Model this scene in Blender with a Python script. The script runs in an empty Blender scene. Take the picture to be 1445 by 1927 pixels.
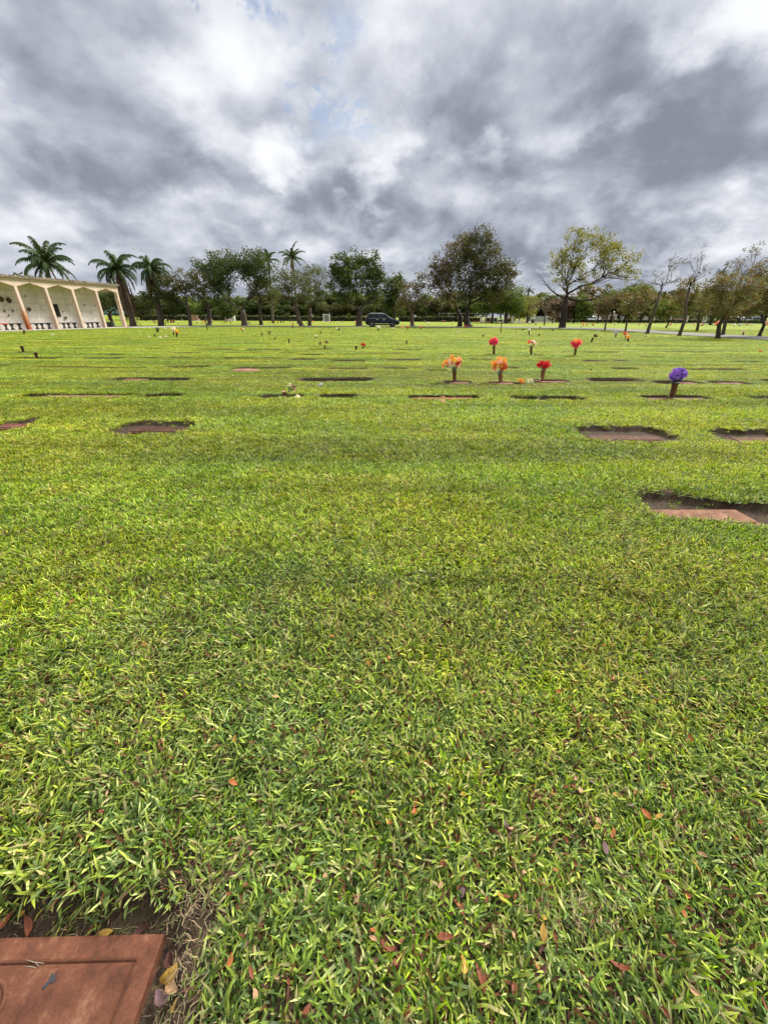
import bpy, math, random
import numpy as np
from mathutils import Vector, Matrix, Euler
R_ = math.radians
SC = bpy.context.scene
COL = SC.collection
random.seed(7); RNG = np.random.default_rng(7)

# ------------------------------------------------------------------ camera
CAM_H = 1.45; F_PX = 724.0
PITCH = math.atan((963.5 - 595.0) / F_PX); ROLL = R_(0.25)
cam_d = bpy.data.cameras.new('camera'); cam = bpy.data.objects.new('camera', cam_d); COL.objects.link(cam)
cam_d.sensor_fit = 'VERTICAL'; cam_d.sensor_height = 36.0; cam_d.lens = 36.0 * F_PX / 1927.0
cam_d.clip_start = 0.02; cam_d.clip_end = 6000
CAMR = Matrix.Rotation(R_(90) - PITCH, 3, 'X') @ Matrix.Rotation(ROLL, 3, 'Z')
cam.matrix_world = Matrix.Translation((0, 0, CAM_H)) @ CAMR.to_4x4()
SC.camera = cam

# ------------------------------------------------------------------ colour management
SC.view_settings.view_transform = 'Standard'; SC.view_settings.look = 'None'
SC.view_settings.exposure = 0.7; SC.view_settings.gamma = 1.0
SC.view_settings.use_curve_mapping = False

# ------------------------------------------------------------------ node helper
class NT:
    def __init__(s, tree): s.t = tree; s.n = tree.nodes; s.l = tree.links
    def new(s, typ, **kw):
        n = s.n.new(typ)
        for k, v in kw.items(): setattr(n, k, v)
        return n
    def put(s, sock, v):
        if v is None: return
        if isinstance(v, bpy.types.NodeSocket): s.l.new(v, sock)
        else: sock.default_value = v
    def m(s, op, a, b=None, c=None, clamp=False):
        n = s.new('ShaderNodeMath', operation=op, use_clamp=clamp)
        s.put(n.inputs[0], a); s.put(n.inputs[1], b); s.put(n.inputs[2], c)
        return n.outputs[0]
    def vm(s, op, a, b=None, scale=None):
        n = s.new('ShaderNodeVectorMath', operation=op)
        s.put(n.inputs[0], a); s.put(n.inputs[1], b)
        if scale is not None: s.put(n.inputs['Scale'], scale)
        return n.outputs['Value'] if op in ('LENGTH', 'DOT_PRODUCT', 'DISTANCE') else n.outputs[0]
    def noise(s, vec, scale, detail=4, rough=0.5, dist=0.0, col=False):
        n = s.new('ShaderNodeTexNoise')
        s.put(n.inputs['Vector'], vec); s.put(n.inputs['Scale'], scale); s.put(n.inputs['Detail'], detail)
        s.put(n.inputs['Roughness'], rough); s.put(n.inputs['Distortion'], dist)
        return n.outputs['Color'] if col else n.outputs[0]
    def ramp(s, fac, stops, mode='LINEAR'):
        n = s.new('ShaderNodeValToRGB'); n.color_ramp.interpolation = mode
        e = n.color_ramp.elements
        while len(e) > 1: e.remove(e[-1])
        e[0].position = stops[0][0]; e[0].color = (*stops[0][1], 1)
        for p, c in stops[1:]:
            q = e.new(p); q.color = (*c, 1)
        s.put(n.inputs[0], fac); return n.outputs[0]
    def mix(s, fac, a, b, mode='MIX'):
        n = s.new('ShaderNodeMix', data_type='RGBA', blend_type=mode)
        s.put(n.inputs[0], fac)
        for sock, v in ((n.inputs[6], a), (n.inputs[7], b)):
            s.put(sock, (*v, 1) if isinstance(v, tuple) and len(v) == 3 else v)
        return n.outputs[2]
    def mr(s, v, a, b, c=0.0, d=1.0, smooth=True):
        n = s.new('ShaderNodeMapRange', interpolation_type='SMOOTHSTEP' if smooth else 'LINEAR')
        for i, x in enumerate((v, a, b, c, d)): s.put(n.inputs[i], x)
        return n.outputs[0]

def cam_ray(x, y):
    return CAMR @ Vector(((x - 722.5) / F_PX, -(y - 963.5) / F_PX, -1.0))
def gnd(x, y, z=0.0):
    """point of the ground plane seen at photo pixel x, y"""
    d = cam_ray(x, y); return d * ((z - CAM_H) / d.z) + Vector((0, 0, CAM_H))
def at(x, y, Y):
    d = cam_ray(x, y); return d * (Y / d.y) + Vector((0, 0, CAM_H))

# ------------------------------------------------------------------ sky: broken grey cloud deck
SUN_EL, SUN_AZ = 43.0, 42.0
world = bpy.data.worlds.new('World'); SC.world = world; world.use_nodes = True
def build_world():
    n = NT(world.node_tree); n.n.clear()
    out = n.new('ShaderNodeOutputWorld')
    sky = n.new('ShaderNodeTexSky'); sky.sky_type = 'NISHITA'; sky.sun_disc = False
    sky.sun_elevation = R_(SUN_EL); sky.sun_rotation = R_(SUN_AZ)
    bg1 = n.new('ShaderNodeBackground'); n.put(bg1.inputs[0], sky.outputs[0]); bg1.inputs[1].default_value = 0.08
    tc = n.new('ShaderNodeTexCoord'); D = tc.outputs['Generated']
    sep = n.new('ShaderNodeSeparateXYZ'); n.put(sep.inputs[0], D)
    x, y, z = sep.outputs
    zc = n.m('ADD', n.m('MAXIMUM', z, 0.0), 0.48)
    comb = n.new('ShaderNodeCombineXYZ')
    n.put(comb.inputs[0], n.m('DIVIDE', x, zc)); n.put(comb.inputs[1], n.m('DIVIDE', y, zc)); n.put(comb.inputs[2], 3.3)
    P = comb.outputs[0]
    wcol = n.new('ShaderNodeSeparateColor'); n.put(wcol.inputs[0], n.noise(P, 3.6, 7, 0.57, col=True))
    w1 = n.m('SUBTRACT', wcol.outputs[0], .5); w2 = n.m('SUBTRACT', wcol.outputs[1], .5)
    az = n.m('ADD', n.m('ARCTAN2', x, y), n.m('MULTIPLY', w1, .40)); el = n.m('ADD', n.m('ARCSINE', z), n.m('MULTIPLY', w2, .26))
    def blob(bx, by, rx, ry, amp, core=0.0):
        c = cam_ray(bx, by).normalized(); a0 = math.atan2(c.x, c.y); e0 = math.asin(c.z)
        k = .86 / F_PX * (1 - .25 * abs(bx - 722) / 722); du = n.m('DIVIDE', n.m('SUBTRACT', az, a0), rx * k * 1.5); dv = n.m('DIVIDE', n.m('SUBTRACT', el, e0), ry * k * 1.5)
        return n.mr(n.m('SQRT', n.m('ADD', n.m('MULTIPLY', du, du), n.m('MULTIPLY', dv, dv))), 1.0, core, 0.0, amp)
    blobs = [  # cloud masses: centre, half width, half height as seen from the lawn, change of brightness
        (290, 345, 230, 75, -.20), (180, 250, 170, 90, -.09), (190, 70, 150, 60, -.13), (650, 405, 100, 50, -.19), (470, 300, 60, 60, -.06),
        (830, 265, 130, 70, -.22), (880, 170, 130, 90, -.08), (1130, 320, 160, 60, -.15), (1320, 260, 190, 110, -.15), (1130, 200, 130, 100, -.10), (1060, 440, 280, 90, -.12), (1400, 350, 150, 60, -.09), (1230, 120, 120, 60, -.04),
        (430, 80, 90, 170, .20), (330, 190, 50, 60, .14), (545, 300, 55, 45, .38), (705, 355, 35, 45, .30), (700, 160, 70, 110, .12), (830, 40, 200, 60, .16), (1385, 85, 90, 45, .34), (1190, 245, 90, 22, .16), (925, 295, 30, 22, .18),
        (40, 160, 80, 60, .12), (50, 440, 120, 40, .14), (430, 400, 120, 28, .20), (560, 360, 60, 40, .12), (840, 360, 90, 28, .10), (1360, 440, 110, 40, .20), (300, 470, 200, 40, .06), (640, 490, 200, 30, .08), (60, 300, 80, 30, .05)]
    tot = None
    for q in blobs:
        q = (*q[:4], q[4] * (.72 if q[4] < 0 else 1.0))
        g = blob(*q); tot = g if tot is None else n.m('ADD', tot, g)
    fine = n.noise(P, 4.0, 8, 0.52, 0.2)
    fine2 = n.noise(n.vm('ADD', P, (0.03, -0.075, 0.0)), 4.0, 8, 0.52, 0.2)
    relief = n.m('SUBTRACT', fine, fine2)
    big = n.noise(P, 1.5, 3, 0.5)
    puff = n.noise(P, 11., 8, 0.6, 0.2)
    v = n.m('ADD', 0.445, tot)
    v = n.m('ADD', v, n.m('MULTIPLY', n.m('SUBTRACT', big, 0.5), 0.16))
    v = n.m('ADD', v, n.m('MULTIPLY', n.m('SUBTRACT', fine, 0.5), 0.28))
    v = n.m('ADD', v, n.m('MULTIPLY', relief, 0.8))
    v = n.m('ADD', v, n.m('MULTIPLY', n.m('MULTIPLY', n.m('SUBTRACT', puff, 0.5), n.mr(v, .3, .6)), 0.30))
    v = n.m('SMOOTH_MIN', v, 0.80, 0.30)
    # brightness added above the view to light the lawn, strongest round the hidden sun
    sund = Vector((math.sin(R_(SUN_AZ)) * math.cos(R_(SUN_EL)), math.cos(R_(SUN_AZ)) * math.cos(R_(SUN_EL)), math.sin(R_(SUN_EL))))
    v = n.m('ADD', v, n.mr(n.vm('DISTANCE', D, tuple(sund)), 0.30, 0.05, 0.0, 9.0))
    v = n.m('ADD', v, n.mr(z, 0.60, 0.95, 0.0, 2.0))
    v = n.m('SMOOTH_MAX', v, 0.23, 0.15)
    tint = n.ramp(v, [(0.0, (.80, .91, 1.18)), (.3, (.86, .94, 1.14)), (.5, (.93, .975, 1.09)), (.8, (.99, 1, 1.02))])
    colr = n.mix(1.0, tint, n.vm('SCALE', (1., 1., 1.), scale=v), 'MULTIPLY')
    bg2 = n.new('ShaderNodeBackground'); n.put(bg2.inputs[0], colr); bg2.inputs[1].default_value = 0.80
    gap = None     # blue showing through
    for q in [(590, 130, 48, 75, 1.), (655, 215, 34, 36, 1.), (620, 60, 40, 40, .8), (303, 12, 14, 24, 1.), (455, 5, 50, 18, 1.), (600, 495, 60, 8, .5), (1000, 505, 260, 20, .45), (80, 140, 20, 30, .5)]:
        g = blob(*q, .1); gap = g if gap is None else n.m('MAXIMUM', gap, g)
    th = n.mr(n.noise(P, 10.0, 9, 0.62, 0.3), 0.44, 0.53, 0.0, 1.0)
    gap = n.m('MULTIPLY', n.m('MULTIPLY', gap, th), 0.72, clamp=True)
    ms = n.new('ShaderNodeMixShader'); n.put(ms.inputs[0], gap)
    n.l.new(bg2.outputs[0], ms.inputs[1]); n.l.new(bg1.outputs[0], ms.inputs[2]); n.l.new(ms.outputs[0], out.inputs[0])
build_world()
sun_d = bpy.data.lights.new('sun', 'SUN'); sun_d.energy = 4.4; sun_d.angle = R_(11); sun_d.color = (1, .955, .88)
sun = bpy.data.objects.new('sun', sun_d); COL.objects.link(sun)
sun.rotation_euler = (R_(90 - SUN_EL), 0, R_(180 - SUN_AZ))

# ------------------------------------------------------------------ object helpers
def tag(o, label=None, cat=None, group=None, kind=None):
    if label: o['label'] = label
    if cat: o['category'] = cat
    if group: o['group'] = group
    if kind: o['kind'] = kind
    return o
def empty(name, loc, label, cat, group=None, rz=0.0):
    o = bpy.data.objects.new(name, None); COL.objects.link(o); o.location = loc; o.rotation_euler.z = rz
    o.empty_display_size = .1
    return tag(o, label, cat, group)
def link(name, me, parent=None):
    o = bpy.data.objects.new(name, me); COL.objects.link(o)
    if parent is not None: o.parent = parent
    return o
def copy_tree(o, parent=None):
    kids = [c for c in o.children]
    c = o.copy(); COL.objects.link(c); c.parent = parent
    for ch in kids: copy_tree(ch, c)
    return c

class MB:
    """collects shapes that become ONE mesh object"""
    def __init__(s): s.v = []; s.f = []; s.c = []; s.nv = 0; s.smooth = []
    def add(s, V, Fc, col=None, smooth=False):
        V = np.asarray(V, float).reshape(-1, 3)
        s.v.append(V)
        s.f += [tuple(i + s.nv for i in f) for f in Fc]; s.smooth += [smooth] * len(Fc)
        c = np.ones((len(V), 3)) if col is None else np.broadcast_to(np.asarray(col, float), (len(V), 3))
        s.c.append(c); s.nv += len(V); return s
    def box(s, lo, hi, M=None, col=None, bev=0.0):
        x0, y0, z0 = lo; x1, y1, z1 = hi
        if bev <= 0:
            V = [(x0, y0, z0), (x1, y0, z0), (x1, y1, z0), (x0, y1, z0), (x0, y0, z1), (x1, y0, z1), (x1, y1, z1), (x0, y1, z1)]
            Fc = [(0, 3, 2, 1), (4, 5, 6, 7), (0, 1, 5, 4), (1, 2, 6, 5), (2, 3, 7, 6), (3, 0, 4, 7)]
        else:   # chamfered top edges
            b = bev
            V = [(x0, y0, z0), (x1, y0, z0), (x1, y1, z0), (x0, y1, z0), (x0, y0, z1 - b), (x1, y0, z1 - b), (x1, y1, z1 - b), (x0, y1, z1 - b),
                 (x0 + b, y0 + b, z1), (x1 - b, y0 + b, z1), (x1 - b, y1 - b, z1), (x0 + b, y1 - b, z1)]
            Fc = [(0, 3, 2, 1), (0, 1, 5, 4), (1, 2, 6, 5), (2, 3, 7, 6), (3, 0, 4, 7), (4, 5, 9, 8), (5, 6, 10, 9), (6, 7, 11, 10), (7, 4, 8, 11), (8, 9, 10, 11)]
        V = np.array(V, float)
        if M is not None: V = np.array([M @ Vector(p) for p in V])
        return s.add(V, Fc, col)
    def tube(s, pts, rad, n=6, col=None, cap=True, smooth=True, flat=1.0):
        pts = [Vector(p) for p in pts]; k = len(pts)
        rad = rad if hasattr(rad, '__len__') else [rad] * k
        V = []; up = Vector((0.13, 0.21, 1)).normalized(); prev = None
        for i, p in enumerate(pts):
            t = (pts[min(i + 1, k - 1)] - pts[max(i - 1, 0)])
            t = t.normalized() if t.length > 1e-9 else Vector((0, 0, 1))
            a = prev if prev is not None else (up.cross(t) if abs(up.dot(t)) < .95 else Vector((1, 0, 0)).cross(t))
            a = (a - t * a.dot(t)).normalized(); prev = a; b = t.cross(a)
            for j in range(n):
                th = 2 * math.pi * j / n
                V.append(p + (a * math.cos(th) + b * math.sin(th) * flat) * rad[i])
        Fc = [(i * n + j, i * n + (j + 1) % n, (i + 1) * n + (j + 1) % n, (i + 1) * n + j) for i in range(k - 1) for j in range(n)]
        if cap: Fc += [tuple(range(n - 1, -1, -1)), tuple((k - 1) * n + j for j in range(n))]
        return s.add(np.array(V), Fc, col, smooth)
    def lathe(s, prof, n=16, M=None, col=None, smooth=True):
        V = [(r * math.cos(2 * math.pi * j / n), r * math.sin(2 * math.pi * j / n), z) for r, z in prof for j in range(n)]
        if M is not None: V = [M @ Vector(p) for p in V]
        k = len(prof)
        Fc = [(i * n + j, i * n + (j + 1) % n, (i + 1) * n + (j + 1) % n, (i + 1) * n + j) for i in range(k - 1) for j in range(n)]
        Fc += [tuple(range(n - 1, -1, -1)), tuple((k - 1) * n + j for j in range(n))]
        return s.add(np.array(V), Fc, col, smooth)
    def prism(s, poly, thick, M=None, col=None):
        """poly in the xz plane extruded along y by thick, centred"""
        n = len(poly)
        V = [(x, -thick / 2, z) for x, z in poly] + [(x, thick / 2, z) for x, z in poly]
        if M is not None: V = [M @ Vector(p) for p in V]
        Fc = [tuple(range(n)), tuple(range(2 * n - 1, n - 1, -1))] + [(i, n + i, n + (i + 1) % n, (i + 1) % n) for i in range(n)]
        return s.add(np.array(V), Fc, col)
    def mesh(s, name, mat, off=(0, 0, 0)):
        me = bpy.data.meshes.new(name)
        V = np.concatenate(s.v) - np.array(off)
        me.from_pydata(V.tolist(), [], s.f)
        a = me.color_attributes.new('col', 'FLOAT_COLOR', 'POINT')
        c = np.ones((len(V), 4), np.float32); c[:, :3] = np.concatenate(s.c); a.data.foreach_set('color', c.ravel())
        if any(s.smooth): me.polygons.foreach_set('use_smooth', s.smooth)
        me.materials.append(mat); me.update(); return me
    def build(s, name, mat, parent=None, off=(0, 0, 0)):
        return link(name, s.mesh(name, mat, off), parent)

def np_mesh(name, V, Q, mat, cols=None, smooth=False):
    """V (n,3), Q (m,k) same sized faces"""
    me = bpy.data.meshes.new(name); k = Q.shape[1]
    me.vertices.add(len(V)); me.vertices.foreach_set('co', np.ascontiguousarray(V, np.float32).ravel())
    me.loops.add(Q.size); me.loops.foreach_set('vertex_index', np.ascontiguousarray(Q, np.int32).ravel())
    me.polygons.add(len(Q)); me.polygons.foreach_set('loop_start', np.arange(0, Q.size, k, dtype=np.int32))
    if smooth: me.polygons.foreach_set('use_smooth', np.ones(len(Q), bool))
    if cols is not None:
        a = me.color_attributes.new('col', 'FLOAT_COLOR', 'POINT')
        c = np.ones((len(V), 4), np.float32); c[:, :3] = cols; a.data.foreach_set('color', c.ravel())
    me.materials.append(mat); me.update(calc_edges=True); me.validate(); return me

# ------------------------------------------------------------------ materials
def mat(name, fn=None, rough=.7, metal=0., spec=.4, base=None):
    m = bpy.data.materials.new(name); m.use_nodes = True
    n = NT(m.node_tree); b = m.node_tree.nodes['Principled BSDF']
    b.inputs['Roughness'].default_value = rough; b.inputs['Metallic'].default_value = metal
    b.inputs['Specular IOR Level'].default_value = spec
    if base: b.inputs['Base Color'].default_value = (*base, 1)
    if fn: fn(n, b)
    return m
def bump(n, b, h, strength=.5, dist=.02):
    q = n.new('ShaderNodeBump'); q.inputs['Strength'].default_value = strength; q.inputs['Distance'].default_value = dist
    n.put(q.inputs['Height'], h); n.l.new(q.outputs[0], b.inputs['Normal'])
def opos(n): return n.new('ShaderNodeTexCoord').outputs['Object']
def wpos(n): return n.new('ShaderNodeNewGeometry').outputs['Position']
def attr(n, a='col'): return n.new('ShaderNodeAttribute', attribute_name=a).outputs['Color']
def mottled(name, c1, c2, scale=6., rough=.8, b_s=.4, b_d=.01, metal=0., spec=.3, tint=True):
    def fn(n, b):
        p = opos(n); f = n.noise(p, scale, 8, .62)
        c = n.ramp(f, [(.3, c1), (.68, c2)])
        if tint: c = n.mix(1.0, c, attr(n), 'MULTIPLY')
        n.put(b.inputs['Base Color'], c); bump(n, b, n.noise(p, scale * 5, 5, .6), b_s, b_d)
    return mat(name, fn, rough, metal, spec)
def leafy(name, transl=.3, rough=.55, spec=.35, var=.35, patches=None, hue=.0):
    m = bpy.data.materials.new(name); m.use_nodes = True; n = NT(m.node_tree)
    b = m.node_tree.nodes['Principled BSDF']; out = m.node_tree.nodes['Material Output']
    c = attr(n)
    oi = n.new('ShaderNodeObjectInfo')
    if var: c = n.vm('SCALE', c, scale=n.mr(oi.outputs['Random'], 0, 1, 1 - var, 1 + var, False))
    if patches: c = patches(n, c)
    b.inputs['Roughness'].default_value = rough; b.inputs['Specular IOR Level'].default_value = spec
    n.put(b.inputs['Base Color'], c)
    t = n.new('ShaderNodeBsdfTranslucent'); n.put(t.inputs[0], n.mix(1.0, c, (1.25, 1.2, .6), 'MULTIPLY'))
    ms = n.new('ShaderNodeMixShader'); ms.inputs[0].default_value = transl
    n.l.new(b.outputs[0], ms.inputs[1]); n.l.new(t.outputs[0], ms.inputs[2]); n.l.new(ms.outputs[0], out.inputs[0])
    return m

M = {}
M['leaf'] = leafy('tree leaves', .30, .6, .12, var=0)
M['bark'] = mottled('bark', (.035, .026, .02), (.11, .085, .065), 5, .95, .8, .05)
M['palm_bark'] = mottled('palm bark', (.07, .055, .045), (.17, .14, .12), 4, .95, .7, .04)
def bronze_fn(n, b):
    p = opos(n); f = n.noise(p, 9, 12, .8, .1); g_ = n.noise(p, 130, 4, .7); h = n.noise(p, 2.6, 5, .6)
    c = n.ramp(f, [(.30, (.022, .012, .008)), (.42, (.072, .028, .016)), (.54, (.115, .044, .024)), (.68, (.20, .105, .06))])
    c = n.mix(n.mr(g_, .60, .80, 0, .25), c, (.22, .13, .075)); c = n.mix(n.mr(h, .52, .72, 0, .5), c, (.10, .052, .036))
    n.put(b.inputs['Base Color'], n.mix(1., c, attr(n), 'MULTIPLY')); bump(n, b, n.m('ADD', g_, f), .6, .003)
M['bronze'] = mat('weathered bronze', bronze_fn, .85, .0, .15)
M['vase'] = mottled('bronze vase', (.10, .048, .028), (.24, .125, .07), 16, .5, .3, .002, .35, .5)
M['petal'] = leafy('silk petals', .25, .6, .3, 0)
M['greens'] = leafy('silk leaves', .15, .5, .4, 0)
M['dry'] = leafy('dry leaf', .12, .65, .2, 0)
M['plain'] = mat('painted', lambda n, b: n.put(b.inputs['Base Color'], n.mix(.25, attr(n), n.mix(1.0, attr(n), n.ramp(n.noise(opos(n), 3, 6, .6), [(.3, (.45, .43, .4)), (.7, (1.2, 1.2, 1.2))]), 'MULTIPLY'))), .75)
M['concrete'] = mottled('stone concrete', (.33, .31, .28), (.52, .50, .46), 3, .9, .3, .01)
M['dark_stone'] = mottled('dark stone', (.022, .028, .028), (.06, .07, .068), 5, .7, .3, .01)

# ------------------------------------------------------------------ sunken marker pits (photo pixels: x0, x1, y of near lip)
PITPX = [(266, 352, 749), (0, 66, 811), (216, 370, 817), (205, 363, 715), (60, 170, 692), (165, 276, 694), (302, 395, 691), (-40, 14, 689),
 (13, 118, 675), (160, 234, 675), (252, 302, 674), (313, 363, 674), (123, 192, 656), (271, 310, 657), (21, 68, 652), (105, 147, 647), (352, 395, 650),
 (37, 252, 749), (481, 576, 751), (596, 681, 750), (558, 705, 716), (434, 547, 694), (613, 692, 695), (623, 689, 679), (545, 596, 677), (492, 531, 675), (413, 476, 675),
 (418, 508, 665), (521, 558, 664), (676, 770, 666), (460, 531, 658), (363, 445, 658), (576, 629, 658), (403, 497, 647), (434, 518, 640), (584, 621, 635),
 (759, 912, 753), (954, 1104, 754), (833, 886, 722), (915, 988, 723), (1000, 1070, 719), (797, 842, 698), (720, 766, 694), (953, 975, 693),
 (728, 791, 678), (741, 793, 659), (825, 867, 667), (849, 885, 655), (912, 957, 668), (972, 996, 656), (1004, 1022, 669), (741, 788, 648), (796, 846, 648), (941, 970, 649),
 (725, 773, 631), (1075, 1275, 832), (1333, 1500, 834), (1104, 1207, 718), (1196, 1341, 753), (1233, 1317, 723), (1333, 1412, 723), (1436, 1520, 718), (1396, 1520, 753),
 (1288, 1407, 696), (1154, 1181, 680), (1096, 1139, 680), (1378, 1440, 681), (1096, 1165, 663), (1204, 1259, 652), (1283, 1333, 654), (1249, 1341, 663),
 (-90, -30, 749), (640, 700, 640), (520, 575, 641), (545, 600, 652), (655, 700, 653), (860, 905, 640), (990, 1040, 641), (1060, 1110, 648), (1130, 1190, 642),
 (800, 850, 634), (920, 965, 634), (1010, 1060, 634), (690, 740, 636), (600, 640, 646), (470, 510, 634), (300, 350, 637), (220, 270, 641), (150, 200, 636), (60, 110, 640),
 (1360, 1420, 668), (1200, 1250, 672), (880, 930, 677), (1010, 1060, 676), (560, 610, 668), (180, 240, 667), (320, 380, 665), (1150, 1200, 694), (20, 60, 664)]
PITS = []   # cx, cy, hw, hh, rot, depth
for (a, b_, y) in PITPX:
    g0 = gnd(a, y); g1 = gnd(b_, y); w = (g1 - g0).length
    hh = .27 if y < 700 else .28
    if y > 800: hh = .36
    rot = math.atan2(g1.y - g0.y, g1.x - g0.x)
    c = (g0 + g1) / 2; hh *= random.uniform(.85, 1.15)
    PITS.append((c.x * ((c.y + hh) * .891 + .66) / (c.y * .891 + .66), c.y + hh, w / 2, hh, rot * .6, random.uniform(.075, .115) * (1.0 if y > 740 else 1.35) * (.66 if y > 800 else 1)))
# the two near pits
PITS.append((2.84, 2.90, .69, .26, R_(-15), .075))
PITS.append((-1.12, 0.285, .62, .225, R_(0), .075))
NEARPITS = PITS[-2:]

def vnoise(x, y, s, seed=0):
    """cheap smooth 2-D noise from summed sines"""
    r = np.random.default_rng(seed); o = 0
    for k in range(6):
        a = r.uniform(0, 6.283); f = s * r.uniform(.6, 1.8); ph = r.uniform(0, 6.283)
        o = o + np.sin((x * math.cos(a) + y * math.sin(a)) * f + ph)
    return o / 6
def pit_field(x, y):
    """signed distance to the nearest pit edge (negative inside) and depth"""
    sd = np.full(x.shape, 9.0); dep = np.zeros(x.shape)
    for (cx, cy, hw, hh, rot, d) in PITS:
        k = (np.abs(x - cx) < hw + .6) & (np.abs(y - cy) < hh + .6 + hw * abs(math.sin(rot)))
        if not k.any(): continue
        xx = x[k] - cx; yy = y[k] - cy; c, s = math.cos(rot), math.sin(rot)
        u = xx * c + yy * s; v = -xx * s + yy * c
        r = hh * .72
        rag = vnoise(x[k], y[k], 9, 3) * .05 + vnoise(x[k], y[k], 38, 4) * .028
        qx = np.abs(u) - hw + r; qy = np.abs(v) - hh + r
        dd = np.hypot(np.maximum(qx, 0), np.maximum(qy, 0)) + np.minimum(np.maximum(qx, qy), 0) - r + rag
        old = sd[k]; m = dd < old; old[m] = dd[m]; sd[k] = old
        dp = dep[k]; dp[m] = d; dep[k] = dp
    return sd, dep
def sstep(a, b, x):
    t = np.clip((x - a) / (b - a), 0, 1); return t * t * (3 - 2 * t)
def base_h(x, y):
    fade = sstep(.8, 3.5, y)
    h = (vnoise(x, y, 1.1, 11) * .014 + vnoise(x, y, 3.2, 12) * .008) * fade + vnoise(x, y * 1.0, 9., 13) * .0035
    # shallow troughs along the grave rows
    for ry in (5.15, 8.1, 9.95, 12.7, 14.6, 16.5, 19., 22., 25.5, 30., 35., 41.):
        h = h - .030 * np.exp(-((y - ry - .25 + .01 * x) / (.35 + ry * .012)) ** 2) * (0.6 + .4 * vnoise(x, y * 0, 1.4, int(ry * 3)))
    return h * (1 - sstep(50, 60, y))
def height(x, y):
    x = np.asarray(x, float); y = np.asarray(y, float)
    sd, dep = pit_field(x, y)
    lip = .012 * np.exp(-(np.maximum(sd, 0) / .10) ** 2) * (sd < 1) * (y > 2)
    floor = (vnoise(x, y, 22, 31) * .5 + vnoise(x, y, 60, 32) * .35) * .010 * sstep(.05, .1, -sd)
    return base_h(x, y) + lip - dep * sstep(-.01, .06, -sd) + floor
def hz(x, y): return float(height(np.array([x]), np.array([y]))[0])
def turf(x, y):
    return float(base_h(np.array([x]), np.array([y]))[0])

ROAD_NEAR = [gnd(x, y) for x, y in [(1700, 655), (1560, 647), (1445, 640.5), (1356, 635.5), (1282, 631), (1217, 626), (1150, 622.2), (1070, 619)]]
ROAD_FAR = [gnd(x, y) for x, y in [(1700, 644), (1560, 639), (1445, 634.4), (1356, 630), (1282, 626), (1217, 621.5), (1150, 618.6), (1070, 616.3)]]
def straw_patches(n, c):
    """the turf's own colour: yellower and drier patches, fresher green ones"""
    p = wpos(n)
    sc = n.new('ShaderNodeMapping'); sc.inputs['Scale'].default_value = (.55, 1.0, 1); n.put(sc.inputs[0], p)
    f = n.noise(sc.outputs[0], .55, 5, .6); f2 = n.noise(sc.outputs[0], 2.6, 4, .6)
    c = n.mix(n.mr(f, .35, .65), n.mix(1., c, (.80, .93, 1.0), 'MULTIPLY'), n.mix(1., c, (1.18, 1.10, .85), 'MULTIPLY'))
    c = n.mix(n.mr(f2, .54, .72, 0., .6), c, n.mix(1., c, (1.45, 1.15, 1.6), 'MULTIPLY'))
    # mower passes: long bands across the view, cut a little shorter or longer
    sb = n.new('ShaderNodeMapping'); sb.inputs['Scale'].default_value = (.07, .95, 1); n.put(sb.inputs[0], p)
    c = n.vm('SCALE', c, scale=n.mr(n.noise(sb.outputs[0], 1.3, 3, .55, .6), .34, .66, .80, 1.24))
    return c
def lawn_mat():
    def fn(n, b):
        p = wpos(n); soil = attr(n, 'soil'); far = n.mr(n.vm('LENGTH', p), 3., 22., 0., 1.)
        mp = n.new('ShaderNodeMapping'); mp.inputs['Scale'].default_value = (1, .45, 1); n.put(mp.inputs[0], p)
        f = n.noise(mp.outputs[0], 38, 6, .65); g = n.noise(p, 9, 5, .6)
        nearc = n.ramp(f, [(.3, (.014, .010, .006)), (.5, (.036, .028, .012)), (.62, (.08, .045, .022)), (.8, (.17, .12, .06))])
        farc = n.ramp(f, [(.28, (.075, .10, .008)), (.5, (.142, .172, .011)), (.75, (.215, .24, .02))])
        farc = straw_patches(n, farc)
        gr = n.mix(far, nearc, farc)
        sc_ = n.ramp(n.noise(p, 60, 7, .7), [(.25, (.018, .012, .008)), (.55, (.06, .04, .026)), (.8, (.17, .12, .075))])
        sc_ = n.mix(n.mr(g, .5, .7, 0, .6), sc_, n.mix(f, (.045, .05, .015), (.10, .085, .04)))
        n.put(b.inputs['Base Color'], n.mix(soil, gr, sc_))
        bump(n, b, n.m('ADD', f, n.noise(p, 130, 3, .6)), .9, .02)
    return mat('lawn', fn, .95, 0, .15)

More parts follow.
